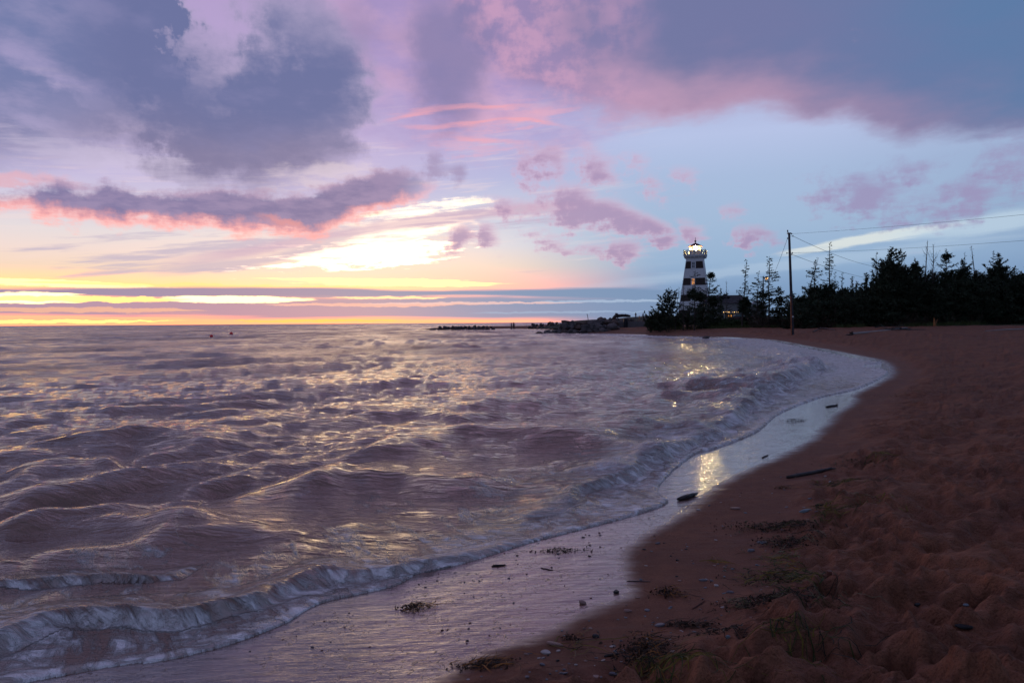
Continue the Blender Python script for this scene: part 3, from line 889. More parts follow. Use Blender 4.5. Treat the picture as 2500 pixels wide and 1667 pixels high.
# ------------------------------------------------------------------ mesh collector
class MB:
    def __init__(s): s.v, s.f, s.m = [], [], []
    def add(s, vs, fs, mi=0):
        o = len(s.v); s.v += [tuple(map(float, q)) for q in vs]; s.f += [tuple(i + o for i in f) for f in fs]; s.m += [mi] * len(fs)
    def hexa(s, b, t, mi=0):
        """box from 4 bottom and 4 top corners (counter-clockwise seen from above)"""
        s.add(list(b) + list(t), [(3, 2, 1, 0), (4, 5, 6, 7), (0, 1, 5, 4), (1, 2, 6, 5), (2, 3, 7, 6), (3, 0, 4, 7)], mi)
    def box(s, c, d, mi=0, rz=0.0, top=1.0):
        x, y, z = d[0] / 2, d[1] / 2, d[2] / 2; ca, sa = math.cos(rz), math.sin(rz)
        def q(a, b, h, k_): return (c[0] + (a * ca - b * sa) * k_, c[1] + (a * sa + b * ca) * k_, c[2] + h)
        s.hexa([q(-x, -y, -z, 1), q(x, -y, -z, 1), q(x, y, -z, 1), q(-x, y, -z, 1)], [q(-x, -y, z, top), q(x, -y, z, top), q(x, y, z, top), q(-x, y, z, top)], mi)
    def tube(s, pts, rad, n=6, mi=0, cap=True):
        P = [Vector(p) for p in pts]; N = len(P)
        R = rad if hasattr(rad, '__len__') else [rad] * N
        o = len(s.v); up = None
        for i, p in enumerate(P):
            d = (P[min(i + 1, N - 1)] - P[max(i - 1, 0)])
            if d.length < 1e-9: d = Vector((0, 0, 1))
            d.normalize()
            if up is None: up = d.orthogonal().normalized()
            up = (up - d * up.dot(d)); up = up.normalized() if up.length > 1e-6 else d.orthogonal().normalized()
            w_ = d.cross(up)
            for k_ in range(n):
                a_ = 2 * math.pi * k_ / n
                q = p + (up * math.cos(a_) + w_ * math.sin(a_)) * R[i]
                s.v.append((q.x, q.y, q.z))
        for i in range(N - 1):
            for k_ in range(n):
                a_, b_ = o + i * n + k_, o + i * n + (k_ + 1) % n
                s.f.append((a_, b_, b_ + n, a_ + n)); s.m.append(mi)
        if cap and n > 2:
            s.f.append(tuple(o + k_ for k_ in reversed(range(n)))); s.m.append(mi)
            s.f.append(tuple(o + (N - 1) * n + k_ for k_ in range(n))); s.m.append(mi)
    def lathe(s, prof, n=16, c=(0, 0, 0), mi=0, rot=0.0):
        """profile [(radius, z)...] about the vertical through c"""
        o = len(s.v)
        for r_, z_ in prof:
            for k_ in range(n):
                a_ = rot + 2 * math.pi * k_ / n
                s.v.append((c[0] + r_ * math.cos(a_), c[1] + r_ * math.sin(a_), c[2] + z_))
        for i in range(len(prof) - 1):
            for k_ in range(n):
                a_, b_ = o + i * n + k_, o + i * n + (k_ + 1) % n
                s.f.append((a_, b_, b_ + n, a_ + n)); s.m.append(mi)
        s.f.append(tuple(o + k_ for k_ in reversed(range(n)))); s.m.append(mi)
        s.f.append(tuple(o + (len(prof) - 1) * n + k_ for k_ in range(n))); s.m.append(mi)
    def mesh(s, name, mats, smooth=False):
        me = bpy.data.meshes.new(name); me.from_pydata(s.v, [], s.f); me.update()
        for m in mats if isinstance(mats, (list, tuple)) else [mats]: me.materials.append(m)
        me.polygons.foreach_set('material_index', s.m)
        if smooth: me.polygons.foreach_set('use_smooth', [True] * len(s.f))
        return me
    def obj(s, name, mats, parent=None, smooth=False, loc=None):
        o = link(name, s.mesh(name, mats, smooth), parent)
        if loc is not None: o.location = loc
        return o


def tag(o, label, cat, group=None, kind=None):
    o['label'] = label; o['category'] = cat
    if group: o['group'] = group
    if kind: o['kind'] = kind
    return o


def empty(name, loc, rz=0.0, label=None, cat=None, group=None):
    o = bpy.data.objects.new(name, None); SC.collection.objects.link(o)
    o.location = loc; o.rotation_euler = (0, 0, rz); o.empty_display_size = .2
    if label: tag(o, label, cat, group)
    return o


def g_at(px, dist):
    """ground point under photo column px at forward distance"""
    x = at_dist(px, 790, dist)[0]
    return Vector((x, dist, ground_z(x, dist)))


def zpx(py, px, dist): return float(at_dist(px, py, dist)[2])


rnd = random.Random(21)
M_white = simple_mat('white_paint', (.62, .64, .66), .55, .08, 3.0)
M_dark = simple_mat('dark_red_brown_paint', (.030, .016, .014), .5, .2, 3.0)
M_trim = simple_mat('grey_trim_paint', (.42, .44, .46), .5, .1)
M_roofd = simple_mat('dark_shingle', (.035, .033, .038), .8, .25, 4.0)
M_bark = simple_mat('bark', (.055, .042, .036), .9, .35, 5.0)
M_dead = simple_mat('dead_twigs', (.085, .07, .066), .9, .3, 5.0)
M_fol = simple_mat('spruce_needles', (.034, .046, .028), .75, .5, 1.2, spec=.15)
M_fol2 = simple_mat('brownish_needles', (.06, .042, .030), .75, .5, 1.2, spec=.15)
M_bush = simple_mat('bush_leaves', (.040, .060, .020), .7, .5, 1.6, spec=.15)
M_rock = simple_mat('boulder_stone', (.060, .050, .052), .75, .4, 1.3, bumpd=.08, col2=(.12, .10, .10))
M_rock2 = simple_mat('reddish_boulder_stone', (.085, .055, .047), .75, .4, 1.3, bumpd=.08)
M_log = simple_mat('bleached_driftwood', (.27, .25, .25), .8, .25, 4.0, stretch=(1, 8, 8))
M_dwood = simple_mat('wet_dark_wood', (.030, .022, .022), .45, .4, 8.0, bumpd=.006, stretch=(1, 6, 6))
M_pole = simple_mat('tarred_pole_wood', (.040, .036, .045), .7, .3, 4.0, stretch=(8, 8, 1))
M_rust = simple_mat('orange_conduit', (.28, .09, .035), .6, .3, 4.0)
M_metal = simple_mat('dull_metal', (.10, .10, .11), .4, .2, metal=.7)
M_board = simple_mat('weathered_boards', (.14, .13, .135), .85, .3, 3.0, stretch=(8, 8, 1))
M_orange = simple_mat('orange_lit_boards', (.55, .20, .07), .7, .25, 3.0)  # orange dusk light on the bench is painted into the board colour


def glow_mat(name, col, s):
    m, t, b = new_mat(name)
    b.inputs['Base Color'].default_value = col + (1,); b.inputs['Emission Color'].default_value = col + (1,)
    b.inputs['Emission Strength'].default_value = s
    return m


M_lamp = glow_mat('lighthouse_lamp', (1.0, .68, .26), 4200.0)
M_lit = glow_mat('lit_window', (1.0, .40, .09), .55)
M_bulb = glow_mat('warm_bulb', (1.0, .55, .15), 5.0)
M_sodium = glow_mat('yard_lamp_glow', (1.0, .50, .18), 4.0)
mg, t, b = new_mat('lantern_glass')
b.inputs['Base Color'].default_value = (.06, .05, .03, 1); b.inputs['Roughness'].default_value = .25
b.inputs['Transmission Weight'].default_value = .0; b.inputs['Alpha'].default_value = .30
b.inputs['Emission Color'].default_value = (1.0, .66, .28, 1); b.inputs['Emission Strength'].default_value = .9  # panes emit a warm glow of their own, standing for lamplight in the glass
mw, t, b = new_mat('dark_window_glass')
b.inputs['Base Color'].default_value = (.05, .07, .09, 1); b.inputs['Roughness'].default_value = .1

# ------------------------------------------------------------------ lighthouse
LD = 186.0
LX = at_dist(1697.5, 780, LD)[0]
LT = math.radians(-20.3)
lz = lambda y: zpx(y, 1697.5, LD)
L0 = lz(776)
lh = empty('lighthouse', (LX, LD, 0), LT, 'tall tapered square lighthouse with black and white bands and its lamp lit', 'lighthouse')
ZT = lz(632)
hwf = lambda z_: np.interp(z_, [lz(776), lz(632)], [4.25, 2.17])
mb = MB()
ys = [776, 757, 736, 720, 697.5, 680, 657, 639.5, 632]
bandm = [1, 0, 1, 0, 1, 0, 1, 0]
for y0, y1, mi in zip(ys[:-1], ys[1:], bandm):
    z0, z1 = lz(y0), lz(y1); a0, a1 = hwf(z0), hwf(z1)
    B = [(-a0, -a0, z0), (a0, -a0, z0), (a0, a0, z0), (-a0, a0, z0)]; T = [(-a1, -a1, z1), (a1, -a1, z1), (a1, a1, z1), (-a1, a1, z1)]
    o_ = B + T
    mb.add(o_, [(0, 1, 5, 4), (2, 3, 7, 6), (3, 0, 4, 7)], mi); mb.add(o_, [(1, 2, 6, 5)], 0)
a1 = hwf(ZT); mb.add([(-a1, -a1, ZT), (a1, -a1, ZT), (a1, a1, ZT), (-a1, a1, ZT)], [(0, 1, 2, 3)], 0)
mb.obj('tower_wall', [M_white, M_dark], lh)
for sx in (-1, 1):
    cb_ = MB()
    z0, z1 = lz(776), ZT; a0, a1 = hwf(z0) + .03, hwf(z1) + .03; w_ = .22
    x0, x1 = (a0 - w_, a0) if sx > 0 else (-a0, -a0 + w_ * .6); X0, X1 = (a1 - w_, a1) if sx > 0 else (-a1, -a1 + w_ * .6)
    cb_.hexa([(x0, -a0, z0), (x1, -a0, z0), (x1, -a0 + .3, z0), (x0, -a0 + .3, z0)], [(X0, -a1, z1), (X1, -a1, z1), (X1, -a1 + .3, z1), (X0, -a1 + .3, z1)])
    cb_.obj('corner_board', M_white, lh)


def on_face(x, z_, out):
    return (x, -hwf(z_) - out, z_)


for (y0, y1, lit) in ((657, 639.5, 0), (697.5, 680, 1), (736, 720, 0), (774, 757, 0)):
    z0, z1 = lz(y0) - .05, lz(y1) + .05
    sxc = -.28
    s_ = MB(); W_ = .62
    s_.hexa([on_face(sxc - W_, z0, .05), on_face(sxc + W_, z0, .05), on_face(sxc + W_, z0, -.02), on_face(sxc - W_, z0, -.02)],
            [on_face(sxc - W_, z1, .05), on_face(sxc + W_, z1, .05), on_face(sxc + W_, z1, -.02), on_face(sxc - W_, z1, -.02)])
    so_ = s_.obj('window_surround', M_white, lh)
    g_ = MB(); W_ = .36; za, zb_ = z0 + .22, z1 - .22
    g_.hexa([on_face(sxc - W_, za, .09), on_face(sxc + W_, za, .09), on_face(sxc + W_, za, .03), on_face(sxc - W_, za, .03)],
            [on_face(sxc - W_, zb_, .09), on_face(sxc + W_, zb_, .09), on_face(sxc + W_, zb_, .03), on_face(sxc - W_, zb_, .03)])
    wo_ = g_.obj('window', M_lit if lit else mw, lh)
    f_ = MB(); zm = (za + zb_) / 2
    for (xa, xb, zc_, zd) in ((-W_ - .05, W_ + .05, zb_ - .04, zb_ + .05), (-W_ - .05, W_ + .05, za - .07, za + .02), (-W_ - .05, -W_ + .04, za, zb_), (W_ - .04, W_ + .05, za, zb_), (-.04, .04, za, zb_), (-W_, W_, zm - .04, zm + .04)):
        f_.hexa([on_face(sxc + xa, zc_, .13), on_face(sxc + xb, zc_, .13), on_face(sxc + xb, zc_, .092), on_face(sxc + xa, zc_, .092)],
                [on_face(sxc + xa, zd, .13), on_face(sxc + xb, zd, .13), on_face(sxc + xb, zd, .092), on_face(sxc + xa, zd, .092)])
    f_.obj('frame', M_white, wo_)
# gallery
zd0, zd1 = lz(627), lz(623)
g_ = MB(); g_.box((0, 0, (zd0 + zd1) / 2), (5.7, 5.7, zd1 - zd0)); g_.box((0, 0, zd1 + .03), (5.9, 5.9, .05))
g_.hexa([(-2.2, -2.2, ZT), (2.2, -2.2, ZT), (2.2, 2.2, ZT), (-2.2, 2.2, ZT)], [(-2.6, -2.6, zd0), (2.6, -2.6, zd0), (2.6, 2.6, zd0), (-2.6, 2.6, zd0)])
for i in range(5):
    for s_ in (-1, 1):
        v_ = -2.0 + i
        g_.box((v_, s_ * 2.5, (ZT + zd0) / 2 + .05), (.16, .5, .4)); g_.box((s_ * 2.5, v_, (ZT + zd0) / 2 + .05), (.5, .16, .4))
g_.obj('gallery', M_white, lh)
rl = MB(); zr = lz(613)
for s_ in (-1, 1):
    for zz, t_ in ((zr, .12), (zr - .32, .06), (zr - .58, .06), (zr - .84, .06)):
        rl.box((0, s_ * 2.78, zz), (5.6, .1, t_)); rl.box((s_ * 2.78, 0, zz), (.1, 5.6, t_ * .98))
    for i in range(7):
        v_ = -2.78 + i * 5.56 / 6
        rl.box((v_, s_ * 2.78, (zd1 + zr) / 2 + .08), (.14, .14, zr - zd1 + .2)); rl.box((s_ * 2.78, v_, (zd1 + zr) / 2 + .07), (.13, .13, zr - zd1 + .18))
for (ax, ay) in ((-1, -1), (1, -1), (-1, 1), (1, 1)):
    for k_ in range(3): rl.box((ax * (2.35 - .0 * k_), ay * 2.80, zr - .25 - .25 * k_), (.9, .04, .14)); rl.box((ax * 2.80, ay * 2.35, zr - .25 - .25 * k_), (.04, .9, .14))
rl.obj('railing', simple_mat('railing_paint', (.20, .21, .22), .6, .1), lh)
zl0, zl1, zl2 = zd1 + .05, lz(612.5), lz(602.5)
b_ = MB(); b_.lathe([(1.62, zl0), (1.62, zl1 - .08), (1.70, zl1 - .08), (1.70, zl1)], 8, rot=math.pi / 8); b_.obj('lantern_base', M_white, lh)
gl_ = MB(); gl_.lathe([(1.5, zl1), (1.5, zl2)], 8, rot=math.pi / 8); gl_.obj('lantern_glass', mg, lh)
b_ = MB()
for k_ in range(8):
    a_ = math.pi / 8 + k_ * math.pi / 4; b_.tube([(1.56 * math.cos(a_), 1.56 * math.sin(a_), zl1), (1.56 * math.cos(a_), 1.56 * math.sin(a_), zl2)], .065, 6)
    a2_ = a_ + math.pi / 8; b_.tube([(1.47 * math.cos(a2_), 1.47 * math.sin(a2_), zl1), (1.47 * math.cos(a2_), 1.47 * math.sin(a2_), zl2)], .03, 5)
b_.obj('lantern_frame', M_metal, lh)
b_ = MB(); b_.lathe([(1.95, zl2), (1.95, zl2 + .1), (1.0, zl2 + .62), (.3, zl2 + .98), (.12, zl2 + 1.02)], 8, rot=math.pi / 8); b_.obj('lantern_roof', simple_mat('dark_red_roof_metal', (.11, .035, .03), .5, .2), lh)
b_ = MB(); zf = zl2 + 1.0; b_.lathe([(.1, zf), (.1, zf + .2), (.24, zf + .35), (.28, zf + .5), (.2, zf + .65), (.07, zf + .75), (.06, zf + 1.3), (.01, zf + 1.6)], 10); b_.obj('finial', simple_mat('finial_metal', (.06, .03, .03), .5, .2), lh)
b_ = MB(); zc_ = zl1 + .40
b_.lathe([(.02, zc_ - .34), (.28, zc_ - .26), (.40, zc_), (.28, zc_ + .26), (.02, zc_ + .34)], 12); b_.lathe([(.12, zl1), (.12, zc_ - .34)], 8)
b_.obj('lamp', M_lamp, lh)

# ------------------------------------------------------------------ inn beside the lighthouse
ID = 172.0
bx = at_dist(1772, 780, ID)[0]; iz0 = ground_z(bx, ID)
inn = empty('inn', (bx, ID, iz0), math.radians(-14), 'low dark roofed inn beside the lighthouse behind the spruces', 'building')
zz = lambda y: zpx(y, 1772, ID) - iz0
mb = MB(); mb.box((0, 0, zz(741) / 2), (10.5, 9, zz(741))); mb.box((7.4, 1.5, zz(748) / 2), (4.2, 6.5, zz(748) - .02)); mb.obj('wall', simple_mat('inn_clapboard', (.16, .15, .15), .7, .15, stretch=(1, 1, 12)), inn)
mb = MB(); e_, r_ = zz(741), zz(721)
mb.hexa([(-5.7, -5, e_), (5.7, -5, e_), (5.7, 5, e_), (-5.7, 5, e_)], [(-4.4, -.3, r_), (3.6, -.3, r_), (3.6, .3, r_), (-4.4, .3, r_)])
mb.hexa([(-1.3, -2.4, zz(726)), (.9, -2.4, zz(726)), (.9, .2, zz(726)), (-1.3, .2, zz(726))], [(-.3, -2.3, zz(718.5)), (-.1, -2.3, zz(718.5)), (-.1, .3, zz(718.5)), (-.3, .3, zz(718.5))])
mb.obj('roof', M_roofd, inn)
mb = MB(); e_, r_ = zz(749), zz(733)
mb.add([(5.2, -2.3, e_), (9.8, -2.3, e_), (7.5, -2.3, r_), (5.2, 5, e_), (9.8, 5, e_), (7.5, 5, r_)], [(0, 1, 2), (3, 5, 4), (0, 2, 5, 3), (1, 4, 5, 2), (0, 3, 4, 1)])
mb.obj('gable', simple_mat('pale_gable_boards', (.34, .36, .38), .7, .15), inn)
mb = MB()
pz = zz(765)
mb.box((1.4, -6.2, pz), (9.0, .12, .16)); mb.box((1.4, -5.3, pz + .35), (9.2, 2.2, .08))
for i in range(5): mb.box((-2.9 + i * 2.15, -6.2, pz / 2), (.14, .14, pz))
mb.obj('porch', M_trim, inn)
for i in range(9):
    mb = MB(); x_ = -.9 + i * .42; s_ = .04 + .04 * ((i * 7) % 3 == 0)
    mb.lathe([(.01, -s_), (s_, 0), (.01, s_)], 6, (x_, -6.30, pz + .22 + .04 * ((i * 5) % 3))); mb.obj('string_light', M_bulb, inn)
for i, x_ in enumerate((.4, 1.0, 1.8, 2.3)):
    mb = MB(); mb.box((x_, -4.52, pz * .52), (.22, .05, .55)); w_ = mb.obj('window', M_lit, inn)
for x_ in (7.0, 8.1):
    mb = MB(); mb.box((x_, -1.8, zz(772)), (.42, .06, 1.1)); mb.obj('window', simple_mat('pale_pane', (.35, .42, .48), .3, .1), inn)

# parked car in front of the inn
cx_ = at_dist(1805, 780, 160)[0]; cz_ = max(ground_z(cx_, 160), zpx(783, 1805, 160))
car = empty('parked_car', (cx_, 160, cz_), math.radians(170), 'dark parked car with pale window frames half hidden by the shrubs below the inn', 'car')
M_car = simple_mat('dark_red_car_paint', (.06, .02, .02), .3, .1, spec=.5)
mb = MB()
prof = [(-2.1, .3), (-2.15, .75), (-1.9, .88), (-1.1, .95), (1.35, .98), (2.05, .85), (2.15, .5), (2.1, .3)]
for sgn, y_ in ((1, -.82), (-1, .82)): pass
n_ = len(prof); mb.add([(a_, -.84, b_) for a_, b_ in prof] + [(a_, .84, b_) for a_, b_ in prof], [tuple(range(n_)), tuple(reversed(range(n_, 2 * n_)))] + [(i, (i + 1) % n_, n_ + (i + 1) % n_, n_ + i)[::-1] for i in range(n_)])
mb.obj('body', M_car, car)
mb = MB(); cab = [(-1.2, .94), (-.45, 1.42), (.75, 1.44), (1.45, .96)]
mb.add([(a_, -.74, b_) for a_, b_ in cab] + [(a_, .74, b_) for a_, b_ in cab], [(0, 1, 2, 3)[::-1], (4, 5, 6, 7), (0, 4, 5, 1)[::-1], (1, 5, 6, 2)[::-1], (2, 6, 7, 3)[::-1]])
mb.obj('window', simple_mat('car_glass', (.09, .13, .15), .1, .1, spec=.8), car)
mb = MB()
for s_ in (-.76, .76): mb.tube([(-1.24, s_, .95), (-.47, s_, 1.44), (.77, s_, 1.46), (1.5, s_, .97)], .035, 5)
mb.box((.15, 0, 1.47), (1.1, 1.3, .05)); mb.obj('roof', simple_mat('pale_car_trim', (.40, .45, .48), .3, .1), car)
for x_ in (-1.35, 1.35):
    for y_ in (-.8, .8):
        mb = MB(); mb.tube([(x_, y_ - .1, .32), (x_, y_ + .1, .32)], .32, 14); w_ = mb.obj('wheel', simple_mat('tyre', (.015, .015, .015), .8) if not bpy.data.materials.get('tyre') else bpy.data.materials['tyre'], car)

# ------------------------------------------------------------------ boulders
import bmesh
protos = []
for k_ in range(14):
    bm = bmesh.new(); pr = random.Random(100 + k_)
    pts = []
    for i in range(16 + (k_ % 4) * 3):
        th, ph = pr.uniform(0, 6.28), math.acos(pr.uniform(-1, 1)); rr_ = pr.uniform(.42, .56)
        pts.append(bm.verts.new((rr_ * math.sin(ph) * math.cos(th) * 1.15, rr_ * math.sin(ph) * math.sin(th), rr_ * math.cos(ph) * .82)))
    h_ = bmesh.ops.convex_hull(bm, input=pts)
    junk = [g for g in h_['geom_interior'] if isinstance(g, bmesh.types.BMVert)]
    bmesh.ops.delete(bm, geom=junk, context='VERTS')
    bmesh.ops.bevel(bm, geom=list(bm.edges), offset=.035, segments=1, affect='EDGES')
    me = bpy.data.meshes.new('boulder'); bm.to_mesh(me); bm.free(); me.materials.append(M_rock if k_ % 3 else M_rock2)
    protos.append(me)


def boulder(x, y, z, s, label, group, seed=None):
    o = link('boulder', protos[rnd.randrange(14)])
    o.location = (x, y, z); o.rotation_euler = (rnd.uniform(-.6, .6), rnd.uniform(-.6, .6), rnd.uniform(0, 6.28))
    o.scale = (s * rnd.uniform(.85, 1.3), s * rnd.uniform(.8, 1.2), s * rnd.uniform(.75, 1.05))
    tag(o, label, 'boulder', group)
    return o


def rock_bank(prof, d0, drow, size, step, label, group, zrow=.55, zb_=None):
    """stack boulders in rows, each row farther and higher, up to a skyline given in photo pixels"""
    xs = [p[0] for p in prof]; tops = [p[1] for p in prof]
    row = 0
    while row < 9:
        dist = d0 + row * drow; any_ = False
        x_ = xs[0] + rnd.uniform(0, step) + (row % 2) * step * .5
        while x_ < xs[-1]:
            ty = np.interp(x_, xs, tops); s = size * rnd.uniform(.75, 1.3)
            ztop = zpx(ty, x_, dist); zc = row * zrow * size + rnd.uniform(-.1, .1) + .1 * size + (zb_ or 0)
            if zc + s * .25 < ztop or row == 0:
                zc = min(zc, ztop - s * .30)
                q = at_dist(x_ + rnd.uniform(-3, 3), 790, dist + rnd.uniform(-.4, .4) * drow)
                boulder(q[0], q[1], zc, s, label, group); any_ = True
            x_ += step * rnd.uniform(.75, 1.25)
        row += 1
        if not any_: break


rock_bank([(1316, 813), (1330, 806), (1345, 802), (1356, 800), (1372, 787), (1386, 781), (1400, 781), (1420, 777), (1445, 774), (1480, 774), (1500, 776), (1512, 790), (1520, 806)], 101.5, 1.5, 1.42, 14.5,
          'dark angular boulder heaped in the big rock bank at the edge of the water', 'boulders of the big rock bank', .46)
rock_bank([(1290, 793), (1310, 789), (1330, 787), (1350, 786), (1368, 784)], 150, 1.6, .85, 8,
          'small dark boulder in the low ridge behind the sandy spit', 'boulders of the low ridge on the spit', .5, .55)
rock_bank([(1043, 805), (1052, 801), (1064, 798), (1080, 794), (1098, 796), (1112, 796), (1122, 793), (1136, 796), (1152, 791), (1168, 795), (1182, 790), (1196, 796), (1212, 800)], 161, 1.6, 1.0, 8.5,
          'dark boulder in the low rock groyne at the tip of the spit', 'boulders of the low groyne at the spit tip', .5)
rock_bank([(1468, 776), (1500, 774), (1530, 776), (1560, 775), (1580, 777)], 126, 2.0, .9, 11,
          'small boulder in the upper row above the board wall', 'boulders of the upper row behind the board wall', .45, 1.35)

# board walls, box and driftwood on the rocks
for (xa, xb, dist, lab) in ((1500, 1522, 112, 'short grey board retaining wall between the big rock bank and the dark box'), (1533, 1574, 112, 'long grey board retaining wall right of the dark box, running up to the bushes')):
    pa, pb = g_at(xa, dist), g_at(xb, dist + .5); e = empty('retaining_wall', pa, math.atan2(pb.y - pa.y, pb.x - pa.x), lab, 'retaining wall')
    Lw = (pb - pa).length; hz_ = zpx(784.5, xb, dist) - pa.z
    n_ = max(3, int(Lw / .35))
    mb = MB()
    for i in range(n_): mb.box(((i + .5) * Lw / n_, 0, hz_ / 2 - .2 + rnd.uniform(-.04, .04)), (Lw / n_ * .93, .08, hz_ + .4))
    mb.obj('boards', M_board, e)
    mb = MB()
    for i in range(max(2, int(Lw / 1.4)) + 1): mb.box((i * Lw / max(2, int(Lw / 1.4)), .12, hz_ / 2 - .2), (.14, .14, hz_ + .5))
    mb.obj('posts', M_board, e)
p = g_at(1527, 111.5); mb = MB(); h_ = zpx(779, 1527, 111.5) - p.z
mb.box((0, 0, h_ / 2), (.62, .6, h_)); mb.box((0, 0, h_ + .02), (.70, .68, .07)); mb.box((0, -.31, h_ * .6), (.45, .03, .08)); mb.box((0, -.31, h_ * .3), (.45, .03, .08))
tag(mb.obj('box', simple_mat('dark_bin_paint', (.012, .014, .02), .5), None, loc=p), 'dark upright box standing in the gap between the two board walls', 'box')
zs_ = zpx(776, 1515, 118)
q = at_dist(1500, 776, 118)
dl = empty('driftwood_log', (q[0], 118, zs_), math.radians(3), 'thick driftwood log with upturned root end lying on top of the big rock bank', 'log')
mb = MB(); mb.tube([(.5, 0, .32), (1.4, .05, .40), (2.3, 0, .36), (2.8, -.02, .30)], [.30, .28, .25, .16], 9); mb.tube([(1.6, 0, .5), (2.0, -.2, .66)], [.08, .05], 5); mb.obj('trunk', M_dwood, dl, smooth=True)
mb = MB(); mb.tube([(.6, 0, .35), (.35, 0, .6), (.2, .1, .78)], [.3, .28, .12], 7); mb.tube([(.5, 0, .3), (.1, .1, .35), (-.35, 0, .0)], [.3, .22, .08], 7); mb.tube([(.5, 0, .3), (.05, -.2, .2), (-.2, -.2, -.15)], [.26, .18, .07], 6); mb.obj('roots', M_dwood, dl, smooth=True)
q = at_dist(1436, 775, 110); mb = MB(); tp = at_dist(1433, 766, 110) - q; mb.tube([(0, 0, -.4), tuple(tp * .5), tuple(tp)], [.05, .045, .03], 6); mb.tube([tuple(tp * .6), tuple(tp * .75 + np.array([-.12, 0, .05]))], .02, 4)
tag(mb.obj('stick', M_dwood, loc=q), 'lone stick poking up from the top of the big rock bank', 'stick')
for (x_, y_, d_, s_) in ((1622, 819, 70, .42), (1723, 826.5, 66, .62)):
    q = at_dist(x_, y_, d_ if False else 1.7 * 1667 / (y_ - (795.6 - .0066 * x_)) * .985)
    boulder(q[0], q[1], .06, s_, 'lone dark rock awash in the shallows under the ' + ('leftmost shore spruces' if x_ < 1700 else 'gold streak of the lighthouse lamp'), None)

# ------------------------------------------------------------------ people
def skin_mat(top, legs, zt):
    m, t, b = new_mat('clothing_and_skin')
    co = obco(t); s3 = t.nodes.new('ShaderNodeSeparateXYZ'); t.links.new(co.s, s3.inputs[0]); z_ = V(t, s3.outputs[2])
    c = mixc(t, (z_ - zt * .50) * 60.0, legs, top); c = mixc(t, (z_ - zt * .865) * 60.0, c, (.25, .14, .10)); c = mixc(t, (z_ - zt * .945) * 60.0, c, (.02, .014, .01))
    setin(t, b, 'Base Color', c); b.inputs['Roughness'].default_value = .85
    return m


def person(loc, H, label, top, legs, heading=0.0, stride=.12, arm=(.1, .1), lean=0.0, sit=False, group=None):
    k_ = H / 1.75
    J = {}; E = []
    def j(n, x, y, z, r, par=None, rz=None):
        J[n] = (len(J), (x * k_, y * k_, z * k_), (r * k_, (rz or r) * k_)); 
        if par: E.append((J[par][0], J[n][0]))
    hip = .95 if not sit else .52
    j('pel', 0, 0, hip, .125, None, .10); j('wai', lean * .3, 0, hip + .17, .115, 'pel', .095); j('che', lean * .6, 0, hip + .38, .15, 'wai', .11); j('sh', lean * .9, 0, hip + .50, .09, 'che', .08)
    j('nk', lean, 0, hip + .57, .052, 'sh'); j('hd0', lean, -.01, hip + .65, .078, 'nk', .088); j('hd1', lean, -.01, hip + .745, .078, 'hd0', .085)
    for s in (-1, 1):
        n = 'l' if s < 0 else 'r'
        j('s' + n, lean * .9 + s * .17, 0, hip + .47, .058, 'sh'); a_ = arm[0] if s < 0 else arm[1]
        j('e' + n, lean * .8 + s * (.20 + a_ * .3), -.02, hip + .20, .042, 's' + n); j('w' + n, lean * .7 + s * (.20 + a_ * .3), -.10 - a_, hip - .02, .030, 'e' + n)
        j('h' + n, lean * .7 + s * (.20 + a_ * .25), -.13 - a_, hip - .10, .034, 'w' + n, .02); j('f' + n, lean * .7 + s * (.195 + a_ * .25), -.14 - a_, hip - .17, .014, 'h' + n)
        j('t' + n, s * .09, 0, hip - .07, .092, 'pel')
        if not sit:
            j('k' + n, s * .095, s * stride * .5 - .03, .50, .062, 't' + n); j('c' + n, s * .10, s * stride * .8 + .01, .30, .052, 'k' + n); j('a' + n, s * .10, s * stride, .085, .038, 'c' + n); j('o' + n, s * .115, s * stride - .16, .035, .035, 'a' + n, .03)
        else:
            j('k' + n, s * .12, -.42, .50, .062, 't' + n); j('a' + n, s * .12, -.44, .09, .04, 'k' + n); j('o' + n, s * .13, -.58, .035, .035, 'a' + n, .03)
    me = bpy.data.meshes.new('person'); me.from_pydata([v[1] for v in J.values()], E, []); me.update()
    o = link('person', me); me.materials.append(skin_mat(top, legs, (hip + .79) * k_))
    sk = o.modifiers.new('skin', 'SKIN'); sl = me.skin_vertices[0].data if me.skin_vertices else None
    if sl is None:
        bm = bmesh.new(); bm.from_mesh(me); lay = bm.verts.layers.skin.verify(); bm.to_mesh(me); bm.free(); sl = me.skin_vertices[0].data
    for i, v in enumerate(J.values()): sl[i].radius = v[2]; sl[i].use_root = (i == 0)
    o.modifiers.new('sub', 'SUBSURF').levels = 1; o.modifiers['sub'].render_levels = 2
    o.location = loc; o.rotation_euler = (0, 0, heading)
    tag(o, label, 'person', group)
    return o


def stand(px, ybase, ytop, dist, *a, **kw):
    q = at_dist(px, ybase, dist); zt = zpx(ytop, px, dist)
    gz_ = ground_z(q[0], dist)
    return (q[0], dist, gz_), zt - gz_


